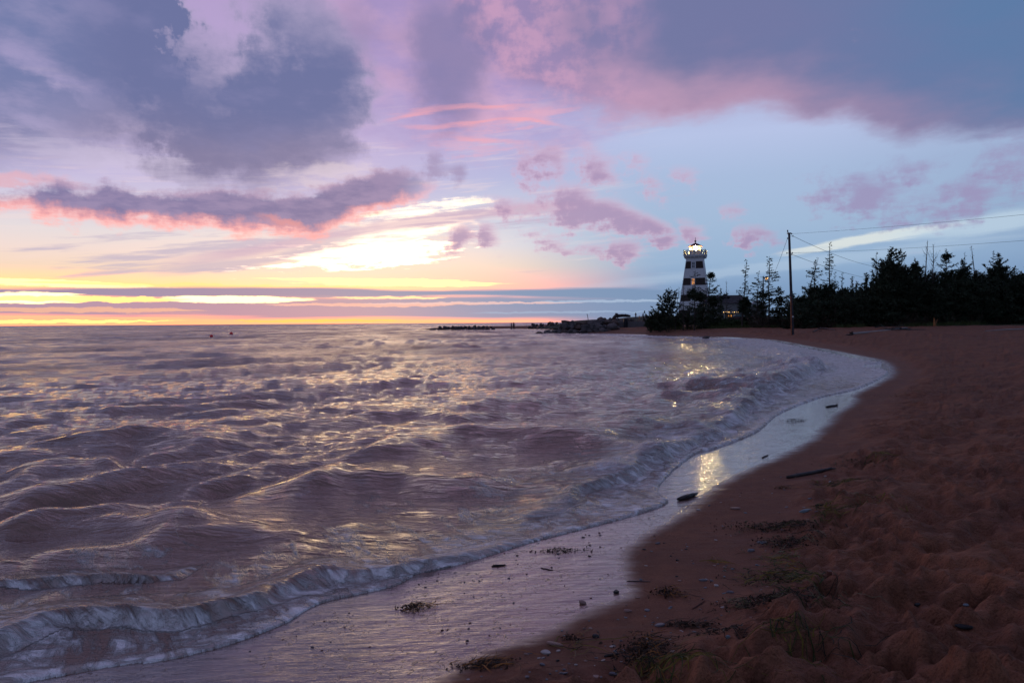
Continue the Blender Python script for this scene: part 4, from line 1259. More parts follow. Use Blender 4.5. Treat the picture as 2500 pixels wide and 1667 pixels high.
PD = 168.0
for px, yt, lab, top, legs, kw in ((1254.5, 780.2, 'tall person in dark coat standing on the sandy spit facing the sea', (.015, .014, .02), (.02, .01, .012), dict(heading=.3, lean=-.05, arm=(.0, .0), stride=.03)),
                                   (1248.3, 784.6, 'smaller person with pale sleeve walking beside the tall one on the spit', (.05, .05, .06), (.03, .018, .03), dict(heading=1.2, arm=(.25, .05), stride=.14))):
    loc, H = stand(px, 797, yt, PD)
    person(loc, min(H, 1.95), lab, top, legs, **kw)
for px, yt, dist, lab, top, legs, kw in ((1552, 762, 150, 'person in pale top standing alone on the rise behind the upper boulders', (.22, .18, .17), (.09, .10, .16), dict(heading=.5, stride=.1)),
                                         (1570, 763.5, 150, 'person in white shirt sitting at the picnic bench near the bushes', (.40, .42, .46), (.02, .02, .03), dict(heading=.2, sit=True)),
                                         (1578.5, 766.5, 150, 'person in dark clothes sitting on the picnic bench beside the one in white', (.05, .05, .07), (.02, .02, .03), dict(heading=-.3, sit=True))):
    x_ = at_dist(px, 780, dist)[0]; zt = zpx(yt, px, dist)
    Hh = 1.72 if not kw.get('sit') else 1.72
    zb2 = zt - (Hh if not kw.get('sit') else 1.31 / 1.75 * Hh)
    person((x_, dist, zb2), Hh, lab, top, legs, **kw)
bp = at_dist(1573, 775, 150.4); zt = zpx(770.3, 1573, 150.4)
pb = empty('picnic_bench', (bp[0], 150.4, zt - .78), math.radians(-6), 'picnic bench, orange dusk light put into its colour, with two people sitting at it beside the bushes', 'bench')
mb = MB()
for i in range(4): mb.box((0, .6 + i * .17, .76), (2.6, .15, .045))
mb.obj('tabletop', M_orange, pb)
for yy in (0.0, 1.7): mb = MB(); mb.box((0, yy, .45), (2.6, .28, .05)); mb.obj('seat', M_orange, pb)
for xx in (-1.0, 1.0):
    mb = MB(); mb.box((xx, .85, .38), (.09, 1.9, .09)); mb.tube([(xx, .2, -.25), (xx, .75, .74)], .05, 4); mb.tube([(xx, 1.5, -.25), (xx, .95, .74)], .05, 4); mb.obj('leg', M_orange, pb)
# low dune platform they stand on
mb = MB()
pc = at_dist(1570, 776, 152)
N_ = 28
ring = lambda R1, z_: [(R1 * 1.6 * math.cos(6.2832 * i / N_) * (1 + .1 * math.sin(3 * i)), R1 * math.sin(6.2832 * i / N_), z_) for i in range(N_)]
zg = ground_z(pc[0], 152); ztp = bp[2] * 0 + (zt - .78) - .02
V_ = ring(14, zg - .6 - ztp) + ring(9, -.25) + ring(6.5, 0.0) + [(0, 0, 0.0)]
F_s = [(k_ * N_ + i, k_ * N_ + (i + 1) % N_, (k_ + 1) * N_ + (i + 1) % N_, (k_ + 1) * N_ + i) for k_ in range(2) for i in range(N_)] + [(2 * N_ + i, 2 * N_ + (i + 1) % N_, 3 * N_) for i in range(N_)]
mb.add(V_, F_s)
o = mb.obj('terrain', simple_mat('grassy_bank', (.035, .035, .018), .9, .4, .7, bumpd=.1), smooth=True, loc=(pc[0], 152, ztp)); o['kind'] = 'structure'

# ------------------------------------------------------------------ buoys
for px, py, s, lab in ((516, 822, .30, 'nearer and darker of the two red mooring buoys on the sea'), (564.5, 815.5, .30, 'farther red mooring buoy on the sea with a paler wet waterline')):
    d_ = 1.7 * 1667 / (py + 2 - (795.6 - .0066 * px)); q = at_dist(px, py, d_); R_b = 3.9 * d_ / 1667
    e = empty('buoy', (q[0], d_, R_b * .75), 0, lab, 'buoy', 'red buoys afloat off the beach')
    mb = MB(); mb.lathe([(max(.001, R_b * math.sin(a_)), -R_b * math.cos(a_)) for a_ in np.linspace(0.02, math.pi - .02, 14)], 20); mb.obj('float', simple_mat('red_buoy_plastic', (.85, .03, .03), .4, .1), e, smooth=True)
    mb = MB(); mb.lathe([(R_b * .22, R_b * .95), (R_b * .22, R_b * 1.12), (R_b * .1, R_b * 1.16)], 10); mb.tube([(-R_b * .12, 0, R_b * 1.1), (0, 0, R_b * 1.35), (R_b * .12, 0, R_b * 1.1)], R_b * .04, 5); mb.obj('mooring_eye', M_metal, e)

# ------------------------------------------------------------------ utility pole, wires, yard lamp
pp = pick(1935, 817.5); pdist = pp[1]
up = empty('utility_pole', tuple(pp), 0, 'tall leaning wooden utility pole standing on the beach before the spruces', 'utility pole')
T3 = at_dist(1926.5, 569, pdist) - pp
mb = MB(); mb.tube([(0, 0, -.5), (0, 0, 0), tuple(T3 * .5), tuple(T3)], [.135, .13, .115, .095], 12); mb.obj('shaft', M_pole, up, smooth=True)
c0 = at_dist(1930.2, 815, pdist) - pp; c1 = at_dist(1929.0, 725, pdist) - pp
mb = MB(); mb.tube([tuple(c0 + np.array([0, -.16, -.1])), tuple(c1 + np.array([0, -.16, 0]))], .035, 7)
for k_ in (.2, .5, .8): q = c0 + (c1 - c0) * k_; mb.box((q[0] + .03, q[1] - .15, q[2]), (.16, .06, .05))
mb.obj('conduit', M_rust, up)
mb = MB(); mb.box(tuple(T3 + np.array([0, 0, -.03])), (.30, .22, .10)); mb.tube([tuple(T3 + np.array([-.05, 0, 0])), tuple(T3 + np.array([-.13, 0, .12]))], .03, 6); mb.lathe([(.03, 0), (.07, .04), (.04, .09), (.07, .13), (.02, .18)], 8, tuple(T3 + np.array([-.13, 0, .1]))); mb.obj('pole_cap', M_metal, up)
ins = {}
for nme, (px, py) in dict(a=(1933, 571), b=(1934.5, 617.5), c=(1936, 576.5), d=(1933, 621), g=(1922.5, 582), h=(1921, 618)).items():
    q = at_dist(px, py, pdist) - pp; ins[nme] = q
    mb = MB(); mb.lathe([(.02, -.07), (.05, -.03), (.03, 0), (.05, .03), (.02, .07)], 8, tuple(q)); 
    base = T3 * (q[2] / T3[2]); mb.tube([tuple(base), tuple(q)], .015, 5); mb.obj('insulator', M_metal, up)
mb = MB(); q = T3 * .18; mb.box((q[0] + .03, q[1] - .13, q[2]), (.14, .03, .10)); mb.obj('marker_plate', M_white, up)


def wire(a, b, sag, label, r_=.009):
    a, b = np.array(a), np.array(b); mb = MB(); P = []
    for t_ in np.linspace(0, 1, 25): P.append(tuple((a + (b - a) * t_) - np.array([0, 0, sag * 4 * t_ * (1 - t_)]) - a))
    mb.tube(P, r_, 5); o = mb.obj('power_line', simple_mat('cable_black', (.015, .015, .018), .6) if not bpy.data.materials.get('cable_black') else bpy.data.materials['cable_black'], loc=tuple(a))
    tag(o, label, 'power line', 'wires strung from the utility pole')


def toward(a, pxy, dist): return at_dist(pxy[0], pxy[1], dist)


wire(pp + ins['a'], toward(0, (3400, 425), 30), .25, 'topmost wire running from the pole head up to the right edge of the sky')
wire(pp + ins['b'], toward(0, (3400, 505), 30), .35, 'lower long wire from the pole passing above the treetops to the right edge')
wire(pp + ins['c'], toward(0, (2210, 655), 120), 1.0, 'sagging wire from the pole head down to the tall trees on the right', .016)
wire(pp + ins['d'], toward(0, (2210, 686), 120), .8, 'lowest sagging wire from the pole, ending low among the right hand treetops', .016)
wire(pp + ins['g'], toward(0, (1890, 668), 74), .1, 'short steep wire from the pole head down to the left into the bare spruce', .014)

lp = g_at(1863, 104)
yl = empty('yard_lamp', tuple(lp), 0, 'lit yard lamp on a dark post among the bare spruces left of the utility pole', 'street lamp')
mb = MB(); ht = zpx(676, 1863, 104) - lp.z; mb.tube([(0, 0, -.3), (0, 0, ht)], [.11, .08], 8); mb.obj('post', M_pole, yl)
mb = MB(); mb.tube([(0, 0, ht - .3), (.3, 0, ht - .02), (.5, 0, ht)], .03, 6); mb.obj('arm', M_metal, yl)
mb = MB(); mb.lathe([(.05, .14), (.2, .06), (.26, -.02), (.24, -.05)], 12, (.52, 0, ht - .02)); mb.obj('lamp_shade', M_metal, yl)
mb = MB(); mb.lathe([(.02, -.42), (.17, -.34), (.2, -.2), (.18, -.05)], 12, (.52, 0, ht - .02)); mb.obj('bulb', M_sodium, yl, smooth=True)
# ------------------------------------------------------------------ trees
class Blades:
    """thin leaf or needle quads and twig ribbons gathered in numpy"""
    def __init__(s, seed): s.g = np.random.default_rng(seed); s.Q = []
    def ribbons(s, A, B, w):
        A = np.asarray(A, float).reshape(-1, 3); B = np.asarray(B, float).reshape(-1, 3)
        d = B - A; n = s.g.normal(size=d.shape); c = np.cross(d, n); c /= (np.linalg.norm(c, axis=1, keepdims=True) + 1e-9)
        w = np.asarray(w).reshape(-1, 1) * .5 if hasattr(w, '__len__') else w * .5
        s.Q.append(np.stack([A - c * w, A + c * w, B + c * w * .6, B - c * w * .6], 1))
    def needles(s, A, B, per_m, ln, wd, spread=.8, up=.15):
        A = np.asarray(A, float).reshape(-1, 3); B = np.asarray(B, float).reshape(-1, 3)
        L = np.linalg.norm(B - A, axis=1); k_ = s.g.poisson(L * per_m)
        if k_.sum() == 0: return
        i = np.repeat(np.arange(len(A)), k_); t_ = s.g.random(len(i))[:, None]
        P = A[i] + (B - A)[i] * t_
        D = (B - A)[i] / (L[i][:, None] + 1e-9) + s.g.normal(size=(len(i), 3)) * spread; D[:, 2] += up
        D /= np.linalg.norm(D, axis=1, keepdims=True)
        ln_ = ln * s.g.uniform(.5, 1.4, (len(i), 1))
        s.ribbons(P, P + D * ln_, (wd * s.g.uniform(.6, 1.4, len(i))))
    def mesh(s, name, mats):
        Q = np.concatenate(s.Q); n = len(Q)
        return np_mesh(name, Q.reshape(-1, 3), np.arange(n * 4).reshape(n, 4), smooth=False, mats=mats)


STY = {  # branches per metre, first branch, lift at the tip, needles per metre, needle length, width, twig step, taper power
    'sparse': dict(bpm=7.5, h0=.10, lift=.22, droop=-.06, npm=22, ln=.17, wd=.06, tw=.24, tp=.62, rb=.05),
    'thin': dict(bpm=7.5, h0=.12, lift=.25, droop=-.05, npm=12, ln=.13, wd=.05, tw=.28, tp=.65, rb=.045),
    'dense': dict(bpm=11, h0=.03, lift=.12, droop=-.08, npm=34, ln=.24, wd=.10, tw=.24, tp=.6, rb=.04),
    'bushy': dict(bpm=10.0, h0=.06, lift=.55, droop=.15, npm=32, ln=.22, wd=.09, tw=.24, tp=.48, rb=.045),
    'bare': dict(bpm=6.0, h0=.25, lift=.9, droop=.9, npm=0, ln=.1, wd=.03, tw=.26, tp=.5, rb=.055),
    'umbrella': dict(bpm=5.5, h0=.30, lift=.25, droop=.1, npm=26, ln=.18, wd=.06, tw=.24, tp=.25, rb=.05),
}


def tree(px, dist, tx, ty, wpx, style, seed, label, group=None, wind=0.0, mat=None, bend=0.0, name='spruce_tree', h0=None, clumps=()):
    S = STY[style]; g = np.random.default_rng(seed); bl = Blades(seed)
    base = g_at(px, dist); base = np.array(base)
    top = at_dist(tx, ty, dist); top[0] += 0; v = top - base; H = float(np.linalg.norm(v)); W = wpx * dist / FPX * (1.35 if style in ('sparse', 'thin') else 1.1)
    e = empty(name, tuple(base), 0, label, 'tree', group)
    side = np.array([1.0, .2, 0]) * bend * H
    tp = lambda f: v * f + side * math.sin(f * math.pi)
    mb = MB(); n_ = 9
    r0 = max(.05, H * .014)
    wob = g.normal(size=(n_, 3)) * H * .004; wob[0] = 0
    mb.tube([(0, 0, -.4)] + [tuple(tp(i / (n_ - 1)) + wob[i]) for i in range(n_)], [r0 * 1.2] + [r0 * (1 - .88 * i / (n_ - 1)) for i in range(n_)], 6)
    A, B, NA, NB = [], [], [], []
    H0 = S['h0'] if h0 is None else h0
    nb = int(S['bpm'] * H * (1 - H0)); phi = g.uniform(0, 6.28)
    for i in range(nb):
        f = H0 + (1 - H0) * (i + g.uniform(0, 1)) / nb
        phi += 2.4 + g.normal() * .5
        if style == 'umbrella': pr = (.25 + 1.1 * abs(math.sin(f * 9 + seed))) * (1 - (f) ** 6)
        elif style == 'bushy': pr = (1 - ((f - .35) / .66) ** 2 if f > .35 else .75 + .7 * f) * (.65 + .5 * math.sin(f * 17 + phi))
        else: pr = (1 - f) ** S['tp'] * (1.0 - .5 * sstep(.25, .0, f)) * (.72 + .42 * math.sin(f * 23 + seed))
        L = max(.12, W * pr * g.uniform(.55, 1.15) * (1 + wind * math.cos(phi)))
        d = np.array([math.cos(phi), math.sin(phi), 0.0]); p0 = tp(f)
        ns = max(2, min(6, int(L / .28))); P = [p0]
        for s_ in range(1, ns + 1):
            t_ = s_ / ns; P.append(p0 + d * L * t_ + np.array([0, 0, L * (S['droop'] * t_ + S['lift'] * t_ * t_)]) + g.normal(size=3) * .03 * L)
        for a_, b_ in zip(P[:-1], P[1:]): A.append(a_); B.append(b_)
        rb = S['rb'] * (0.6 + .5 * L)
        if L > .35: bl.ribbons(np.array(P[:-1]), np.array(P[1:]), np.linspace(rb * 1.6, rb * .5, ns))
        else: bl.ribbons(np.array(P[:-1]), np.array(P[1:]), rb)
        m_ = int(L / S['tw'])
        for q in range(m_):
            t_ = (q + g.random()) / max(1, m_) * .9 + .1; k_ = min(ns - 1, int(t_ * ns)); c_ = P[k_] + (P[k_ + 1] - P[k_]) * (t_ * ns - k_)
            l2 = L * .42 * (1.05 - t_) + .10; sd = 1 if q % 2 else -1
            d2 = d * .6 + sd * np.array([-d[1], d[0], 0]) * .8 + np.array([0, 0, g.normal() * .18 + .25 * S['lift']])
            e2 = c_ + d2 * l2 * g.uniform(.6, 1.2)
            A.append(c_); B.append(e2); bl.ribbons(c_, e2, rb * .55)
    if S['npm']: bl.needles(np.array(A), np.array(B), S['npm'], S['ln'], S['wd'])
    for (f, cxp, rp) in clumps:      # dense witches'-broom clumps: height fraction, offset and radius in photo pixels
        c_ = tp(f) + np.array([cxp * dist / FPX, 0, 0]); R_c = rp * dist / FPX
        D = g.normal(size=(int(60 + 90 * R_c), 3)); D /= np.linalg.norm(D, axis=1, keepdims=True); rr_ = g.random((len(D), 1)) ** .5
        P1 = c_ + D * R_c * rr_; bl.ribbons(np.repeat(c_[None], len(D), 0), P1, .02); bl.needles(c_ + (P1 - c_) * .4, P1, 26, .2, .07)
    mb.obj('trunk', M_bark if style != 'bare' else M_dead, e)
    link('crown', bl.mesh('crown', [mat or (M_fol if S['npm'] else M_dead)]), e)
    return e


GM = 'dark spruces massed along the back of the beach'
D0 = 76.0
def dpx(x, y):   # forward distance of the ground seen at a pixel
    return float(pick(x, y)[1])
LDm = dpx(1696, 806)
tree(1627, LDm + 2, 1631, 708, 40, 'bushy', 1, 'wide windswept spruce, leftmost on the shore, left of the lighthouse foot', wind=.1, h0=.12)
tree(1633, LDm, 1637, 742, 26, 'sparse', 2, 'short dark spruce in front of the leftmost windswept one', clumps=((.35, 0, 14),))
tree(1648, LDm + 3, 1657, 703, 26, 'bare', 3, 'bare leaning tree between the leftmost spruce and the lighthouse', mat=M_dead, name='bare_tree')
tree(1612, LDm + 3, 1605, 752, 26, 'dense', 4, 'small dense spruce at the very left end of the shore trees', h0=.02)
tree(1668, LDm + 2, 1669, 684, 16, 'thin', 5, 'thin bare spruce crossing the left edge of the lighthouse', h0=.2)
tree(1695, LDm, 1698, 660, 33, 'sparse', 6, 'slender spruce standing right in front of the lighthouse tower', clumps=((.60, -6, 15), (.58, 12, 14)))
tree(1712, LDm + 3, 1714, 715, 26, 'dense', 7, 'low dense spruce against the foot of the lighthouse', h0=.02)
tree(1686, LDm + 4, 1684, 738, 22, 'sparse', 8, 'short ragged spruce before the lighthouse foot, left of the slender one')
tree(1727, 96, 1734, 669, 34, 'umbrella', 9, 'spruce with a flat bushy head just right of the lighthouse', clumps=((.97, 2, 9), (.5, 10, 14)), h0=.2)
tree(1742, 98, 1742, 722, 26, 'dense', 10, 'low dense spruce before the inn roof, next to the lighthouse')
tree(1760, 150, 1760, 704, 9, 'dense', 11, 'tiny spruce top showing over the inn roof')
tree(1772, 150, 1774, 686, 12, 'bare', 12, 'thin bare sapling rising behind the inn roof', name='bare_tree', mat=M_dead)
tree(1780, 100, 1781, 748, 22, 'sparse', 13, 'short ragged spruce in front of the inn porch')
tree(1812, 88, 1823, 634, 25, 'sparse', 14, 'tall slim bare-topped spruce with a dark clump at half height, right of the inn', clumps=((.38, 2, 16), (.28, -2, 14)), h0=.3)
tree(1846, 90, 1852, 663, 30, 'sparse', 15, 'spruce with a crooked top just left of the yard lamp', wind=-.3)
tree(1858, 92, 1862, 690, 24, 'dense', 16, 'dense low spruce under the yard lamp', h0=.03)
tree(1878, 86, 1878, 624, 42, 'sparse', 17, 'tall wide airy spruce just left of the utility pole', wind=.25, h0=.05)
tree(1900, 88, 1903, 700, 32, 'dense', 18, 'dense spruce filling the gap left of the utility pole', h0=.02)
tree(1828, 94, 1826, 735, 26, 'dense', 19, 'low dark spruce between the inn gable and the yard lamp', h0=.02)
tree(1955, 84, 1996, 628, 20, 'thin', 20, 'thin spruce leaning hard to the right just beyond the utility pole', h0=.3, name='spruce_tree')
tree(1985, 84, 1990, 634, 36, 'sparse', 21, 'airy spruce standing behind the leaning one right of the utility pole', clumps=((.5, 0, 20),))
tree(2021, 85, 2027, 592, 27, 'sparse', 22, 'tallest slim spruce with tiered bare branches right of the utility pole', h0=.25)
tree(2036, 86, 2039, 665, 17, 'sparse', 23, 'small crooked spruce right of the tallest tiered one')
tree(2055, 86, 2056, 664, 17, 'sparse', 24, 'small spruce with a broken straight top')
for x_, y_, w_, q in ((2080, 675, 10, 'left'), (2092, 686, 8, 'right')):
    tree(x_, 105, x_, y_, w_, 'dense', 25 + x_, '%s one of two little cone shaped spruces in the dip of the treeline' % q, group='little cone spruces')
tree(2138, 80, 2140, 617, 26, 'thin', 28, 'dead grey spruce top left of the big bushy spruce', mat=M_fol2)
tree(2170, 79, 2178, 604, 52, 'bushy', 29, 'big bushy spruce with reddish top, highest mass in the treeline', wind=.15, mat=M_fol, clumps=((.75, -10, 22), (.7, 18, 22), (.5, 0, 34)))
tree(2160, 78, 2152, 640, 40, 'bushy', 30, 'broad dark spruce under the reddish bushy one', clumps=((.6, 0, 26),))
tree(2118, 79, 2114, 668, 26, 'bushy', 31, 'bushy young spruce on the left shoulder of the big bushy one')
tree(2232, 80, 2235, 630, 26, 'dense', 32, 'rounded spruce right of the big bushy one', clumps=((.85, 0, 14),))
tree(2250, 82, 2264, 588, 22, 'bare', 33, 'tall bare whippy birch, left of two', name='bare_tree')
tree(2274, 82, 2279, 597, 32, 'bare', 34, 'tall bare whippy birch, right of two', name='bare_tree')
tree(2308, 80, 2310, 608, 24, 'umbrella', 35, 'straight spruce with a flat umbrella head against the sky', clumps=((.9, 0, 10), (.62, 4, 24)), h0=.4)
tree(2355, 81, 2356, 616, 12, 'thin', 36, 'thin spindly spruce top between the umbrella spruce and the dead leaning one')
tree(2350, 80, 2350, 634, 32, 'bushy', 37, 'round headed dark spruce under the spindly top', clumps=((.75, 0, 24),))
tree(2392, 82, 2371, 600, 16, 'thin', 38, 'dead spruce leaning to the left above the treeline', mat=M_dead, h0=.35)
tree(2424, 80, 2425, 612, 24, 'sparse', 39, 'spiky spruce, left of the twin tops near the right edge')
tree(2436, 79, 2439, 619, 34, 'bushy', 40, 'dense spruce, right of the twin tops near the right edge', clumps=((.7, 0, 26),))
for i, (x_, y_) in enumerate(((2476, 655), (2490, 662), (2508, 640))):
    tree(x_, 80, x_ + 2, y_, 20, 'dense', 41 + i, ['narrow spiky spruce, first from the left of the last row by the right edge', 'narrow spiky spruce in the middle of the last row by the right edge', 'taller narrow spruce cut by the right edge of the picture'][i])
FG = 'dark spruce in the unbroken mass of trees behind the red sand'
sky_x = [1925, 1950, 1990, 2030, 2100, 2130, 2150, 2200, 2240, 2290, 2330, 2400, 2430, 2460, 2500, 2700, 3600]
sky_y = [722, 712, 690, 700, 697, 680, 655, 640, 650, 668, 655, 660, 645, 660, 655, 640, 600]
for i, x_ in enumerate(np.arange(1935, 2530, 21)):
    tree(x_, 77.5 + rnd.uniform(-1.5, 1.5), x_ + rnd.uniform(-6, 6), np.interp(x_, sky_x, sky_y) + rnd.uniform(14, 44), 44, 'dense', 200 + i, FG, GM, h0=.0)
    tree(x_ + 10, 83 + rnd.uniform(-2, 2), x_ + 10 + rnd.uniform(-6, 6), np.interp(x_, sky_x, sky_y) + rnd.uniform(2, 22), 42, 'bushy' if i % 2 else 'dense', 300 + i, FG, GM, h0=.0)
    tree(x_ + 4, 87 + rnd.uniform(-2, 2), x_ + 4 + rnd.uniform(-6, 6), np.interp(x_, sky_x, sky_y) + rnd.uniform(0, 26), 46, 'bushy', 350 + i, FG, GM, h0=.0)
for i, x_ in enumerate(np.arange(2560, 3700, 75)):
    tree(x_, 76 - (x_ - 2500) * .018, x_, 640, 60, 'dense', 400 + i, FG, GM, h0=.0)
for i, x_ in enumerate((1590, 1600, 1622, 1655, 1678, 1704, 1722)):
    tree(x_, LDm + 5 + rnd.uniform(-1, 3), x_, 765 + rnd.uniform(-8, 8), 22, 'bushy', 500 + i, 'low scrubby spruce in the thicket at the foot of the shore trees', 'low scrub under the lighthouse', h0=0, mat=M_bush if i % 2 else M_fol)

# ------------------------------------------------------------------ bushes
def bush(px, dist, ytop, wpx, seed, label, group, mat=None):
    base = np.array(g_at(px, dist)); H = zpx(ytop, px, dist) - base[2]; W = wpx * dist / FPX
    bl = Blades(seed); g = bl.g; n_ = 90
    D = g.normal(size=(n_, 3)); D[:, 2] = np.abs(D[:, 2]) + .2; D /= np.linalg.norm(D, axis=1, keepdims=True)
    A = g.normal(size=(n_, 3)) * [W * .3, W * .25, 0]; B = A * .8 + D * [W * .75, W * .6, H * .95] * g.uniform(.6, 1, (n_, 1))
    bl.ribbons(A, B, .025); bl.needles(A + (B - A) * .25, B, 26 / max(.5, H) + 10, .16, .09, 1.0)
    e = empty('bush', tuple(base), 0, label, 'bush', group)
    link('foliage', bl.mesh('foliage', [mat or M_bush]), e)
    s_ = MB()
    for i in range(5): s_.tube([tuple(A[i]), tuple(A[i] * .5 + B[i] * .5)], .02, 4)
    s_.obj('stem', M_bark, e)


for i, (x_, yt, w_, d_) in enumerate(((1588, 775, 18, 108), (1604, 771, 22, 106), (1626, 768, 22, 104), (1735, 773, 26, 100), (1758, 768, 28, 104), (1784, 772, 26, 102), (1806, 777, 22, 98), (1745, 781, 26, 92), (1772, 783, 24, 92), (1798, 785, 24, 90), (1830, 782, 24, 90), (1648, 776, 22, 100))):
    bush(x_, d_, yt, w_ * 1.25, 600 + i, 'rounded green shore bush in the strip between the ' + ('rocks and the leftmost spruces' if x_ < 1700 else 'inn and the beach'), 'green shore bushes ' + ('left' if x_ < 1700 else 'right') + ' of the lighthouse')
# dry twiggy undergrowth along the forest edge
bl = Blades(900); g = bl.g
for x_ in np.arange(1840, 2700, 2.6):
    d_ = (77.5 if x_ > 1930 else 86) + g.uniform(-1.2, 3); b_ = np.array(g_at(x_, d_)); n_ = 12
    A = b_ + g.normal(size=(n_, 3)) * [.35, .6, 0]; B = A + g.normal(size=(n_, 3)) * [.5, .5, .25] + [0, 0, 1.0]; B[:, 2] = A[:, 2] + np.abs(B[:, 2] - A[:, 2]) * g.uniform(.4, 1.6, n_)
    bl.ribbons(A, B, .02); bl.needles(A, B, 7, .16, .06, 1.2)
o = link('undergrowth', bl.mesh('undergrowth', [M_fol2])); tag(o, 'dry brown undergrowth at the foot of the dark spruces', 'undergrowth', kind='stuff')
M_grass = simple_mat('beach_grass', (.06, .075, .022), .7, .4, 2.0)
bl = Blades(901); g = bl.g
for x_ in np.arange(1590, 2420, 3.2):
    lane = (2040 < x_ < 2110) or (2200 < x_ < 2400) or x_ < 1900
    if not lane: continue
    d_ = (75.5 if x_ > 1930 else 84 + (1900 - x_) * .03) + g.uniform(-1, 1.5); b_ = np.array(g_at(x_, d_)); n_ = 22
    A = b_ + g.normal(size=(n_, 3)) * [.22, .5, 0]; B = A + g.normal(size=(n_, 3)) * [.12, .12, 0] + np.stack([0 * A[:, 0], 0 * A[:, 0], g.uniform(.15, .45, n_)], 1)
    bl.ribbons(A, B, .03)
o = link('grass', bl.mesh('grass', [M_grass])); tag(o, 'tufts of green beach grass at the edge of the trees', 'grass', kind='stuff')

# orange stump at the forest edge
p = pick(2281, 796.5); e = empty('tree_stump', tuple(p), 0, 'orange brown splintered stump at the forest edge', 'stump')
k_ = p[1] / FPX
mb = MB(); mb.tube([(0, 0, -.1), (0, 0, 8 * k_), (-.3 * k_, 0, 19 * k_)], [2.6 * k_, 2.3 * k_, 1.6 * k_], 9); mb.tube([(-.8 * k_, 0, 17 * k_), (-1.2 * k_, 0, 22 * k_)], [1.1 * k_, .2 * k_], 5); mb.obj('stem', simple_mat('orange_split_wood', (.30, .12, .045), .8, .4, 4, stretch=(6, 6, 1)), e)
mb = MB(); mb.tube([(2 * k_, 0, 3 * k_), (6 * k_, 0, 13 * k_), (8 * k_, 0, 18 * k_)], [1.2 * k_, .9 * k_, .4 * k_], 6); mb.tube([(2 * k_, 0, 1 * k_), (5 * k_, -.1, .5 * k_)], [1.3 * k_, .5 * k_], 6); mb.obj('branch', simple_mat('split_branch', (.22, .10, .05), .8, .4, 4), e)

# ------------------------------------------------------------------ stranded trunk with roots
pa, pb_ = pick(2078, 818), pick(2215, 806)
lg = empty('fallen_trunk', tuple(pa), math.atan2(pb_[1] - pa[1], pb_[0] - pa[0]), 'long bleached fallen trunk with black root plate and dead branches on the far beach', 'log')
Lg = float(np.linalg.norm(pb_ - pa)); dz_ = pb_[2] - pa[2]; q = pa[1] / FPX
mb = MB(); mb.tube([(0, 0, 3.2 * q), (Lg * .25, .1, 3.0 * q + dz_ * .25), (Lg * .5, .15, 3.6 * q + dz_ * .5), (Lg * .75, -.1, 5.5 * q + dz_ * .75), (Lg, 0, 7.0 * q + dz_)], [3.0 * q, 2.6 * q, 2.1 * q, 1.6 * q, 1.0 * q], 9)
mb.obj('stem', M_log, lg, smooth=True)
mb = MB(); g = np.random.default_rng(5)
for i in range(26):
    a_ = g.uniform(0, 6.28); r_ = g.uniform(5, 11) * q; c_ = np.array([-g.uniform(0, 9) * q, math.cos(a_) * r_ * .8, 4 * q + math.sin(a_) * r_ * .75]); c_[2] = max(c_[2], .02)
    m_ = c_ * .5 + g.normal(size=3) * .06; mb.tube([(0, 0, 3.5 * q), tuple(m_), tuple(c_)], [1.6 * q, .8 * q, .25 * q], 5)
for i in range(5): mb.tube([(0, 0, 2 * q), (-8 * q - i * 2 * q, -4 * q * (i % 3 - 1), 1.2 * q), (-14 * q - i * 3 * q, -5 * q * (i % 3 - 1), -.6 * q)], [1.4 * q, .8 * q, .3 * q], 5)
mb.obj('roots', M_dwood, lg)
mb = MB()
for i in range(60):
    s0 = np.array([Lg * g.uniform(.62, 1.05), 0, (5.5 * q + dz_ * .85)]); d_ = np.array([g.uniform(-.2, 1.3), g.normal() * .8, g.normal() * .28]); d_ /= np.linalg.norm(d_); l_ = g.uniform(10, 40) * q
    e_ = s0 + d_ * l_; e_[2] = max(e_[2], dz_ * .9 + .03); mb.tube([tuple(s0), tuple((s0 + e_) / 2 + g.normal(size=3) * .06), tuple(e_)], [.9 * q, .5 * q, .15 * q], 4)
mb.tube([(Lg * .8, .1, 3 * q + dz_), (Lg * 1.2, -.4, 1 * q + dz_), (Lg * 1.55, -.9, .6 * q + dz_)], [1.3 * q, 1.0 * q, .4 * q], 5)
mb.obj('branches', M_dwood, lg)
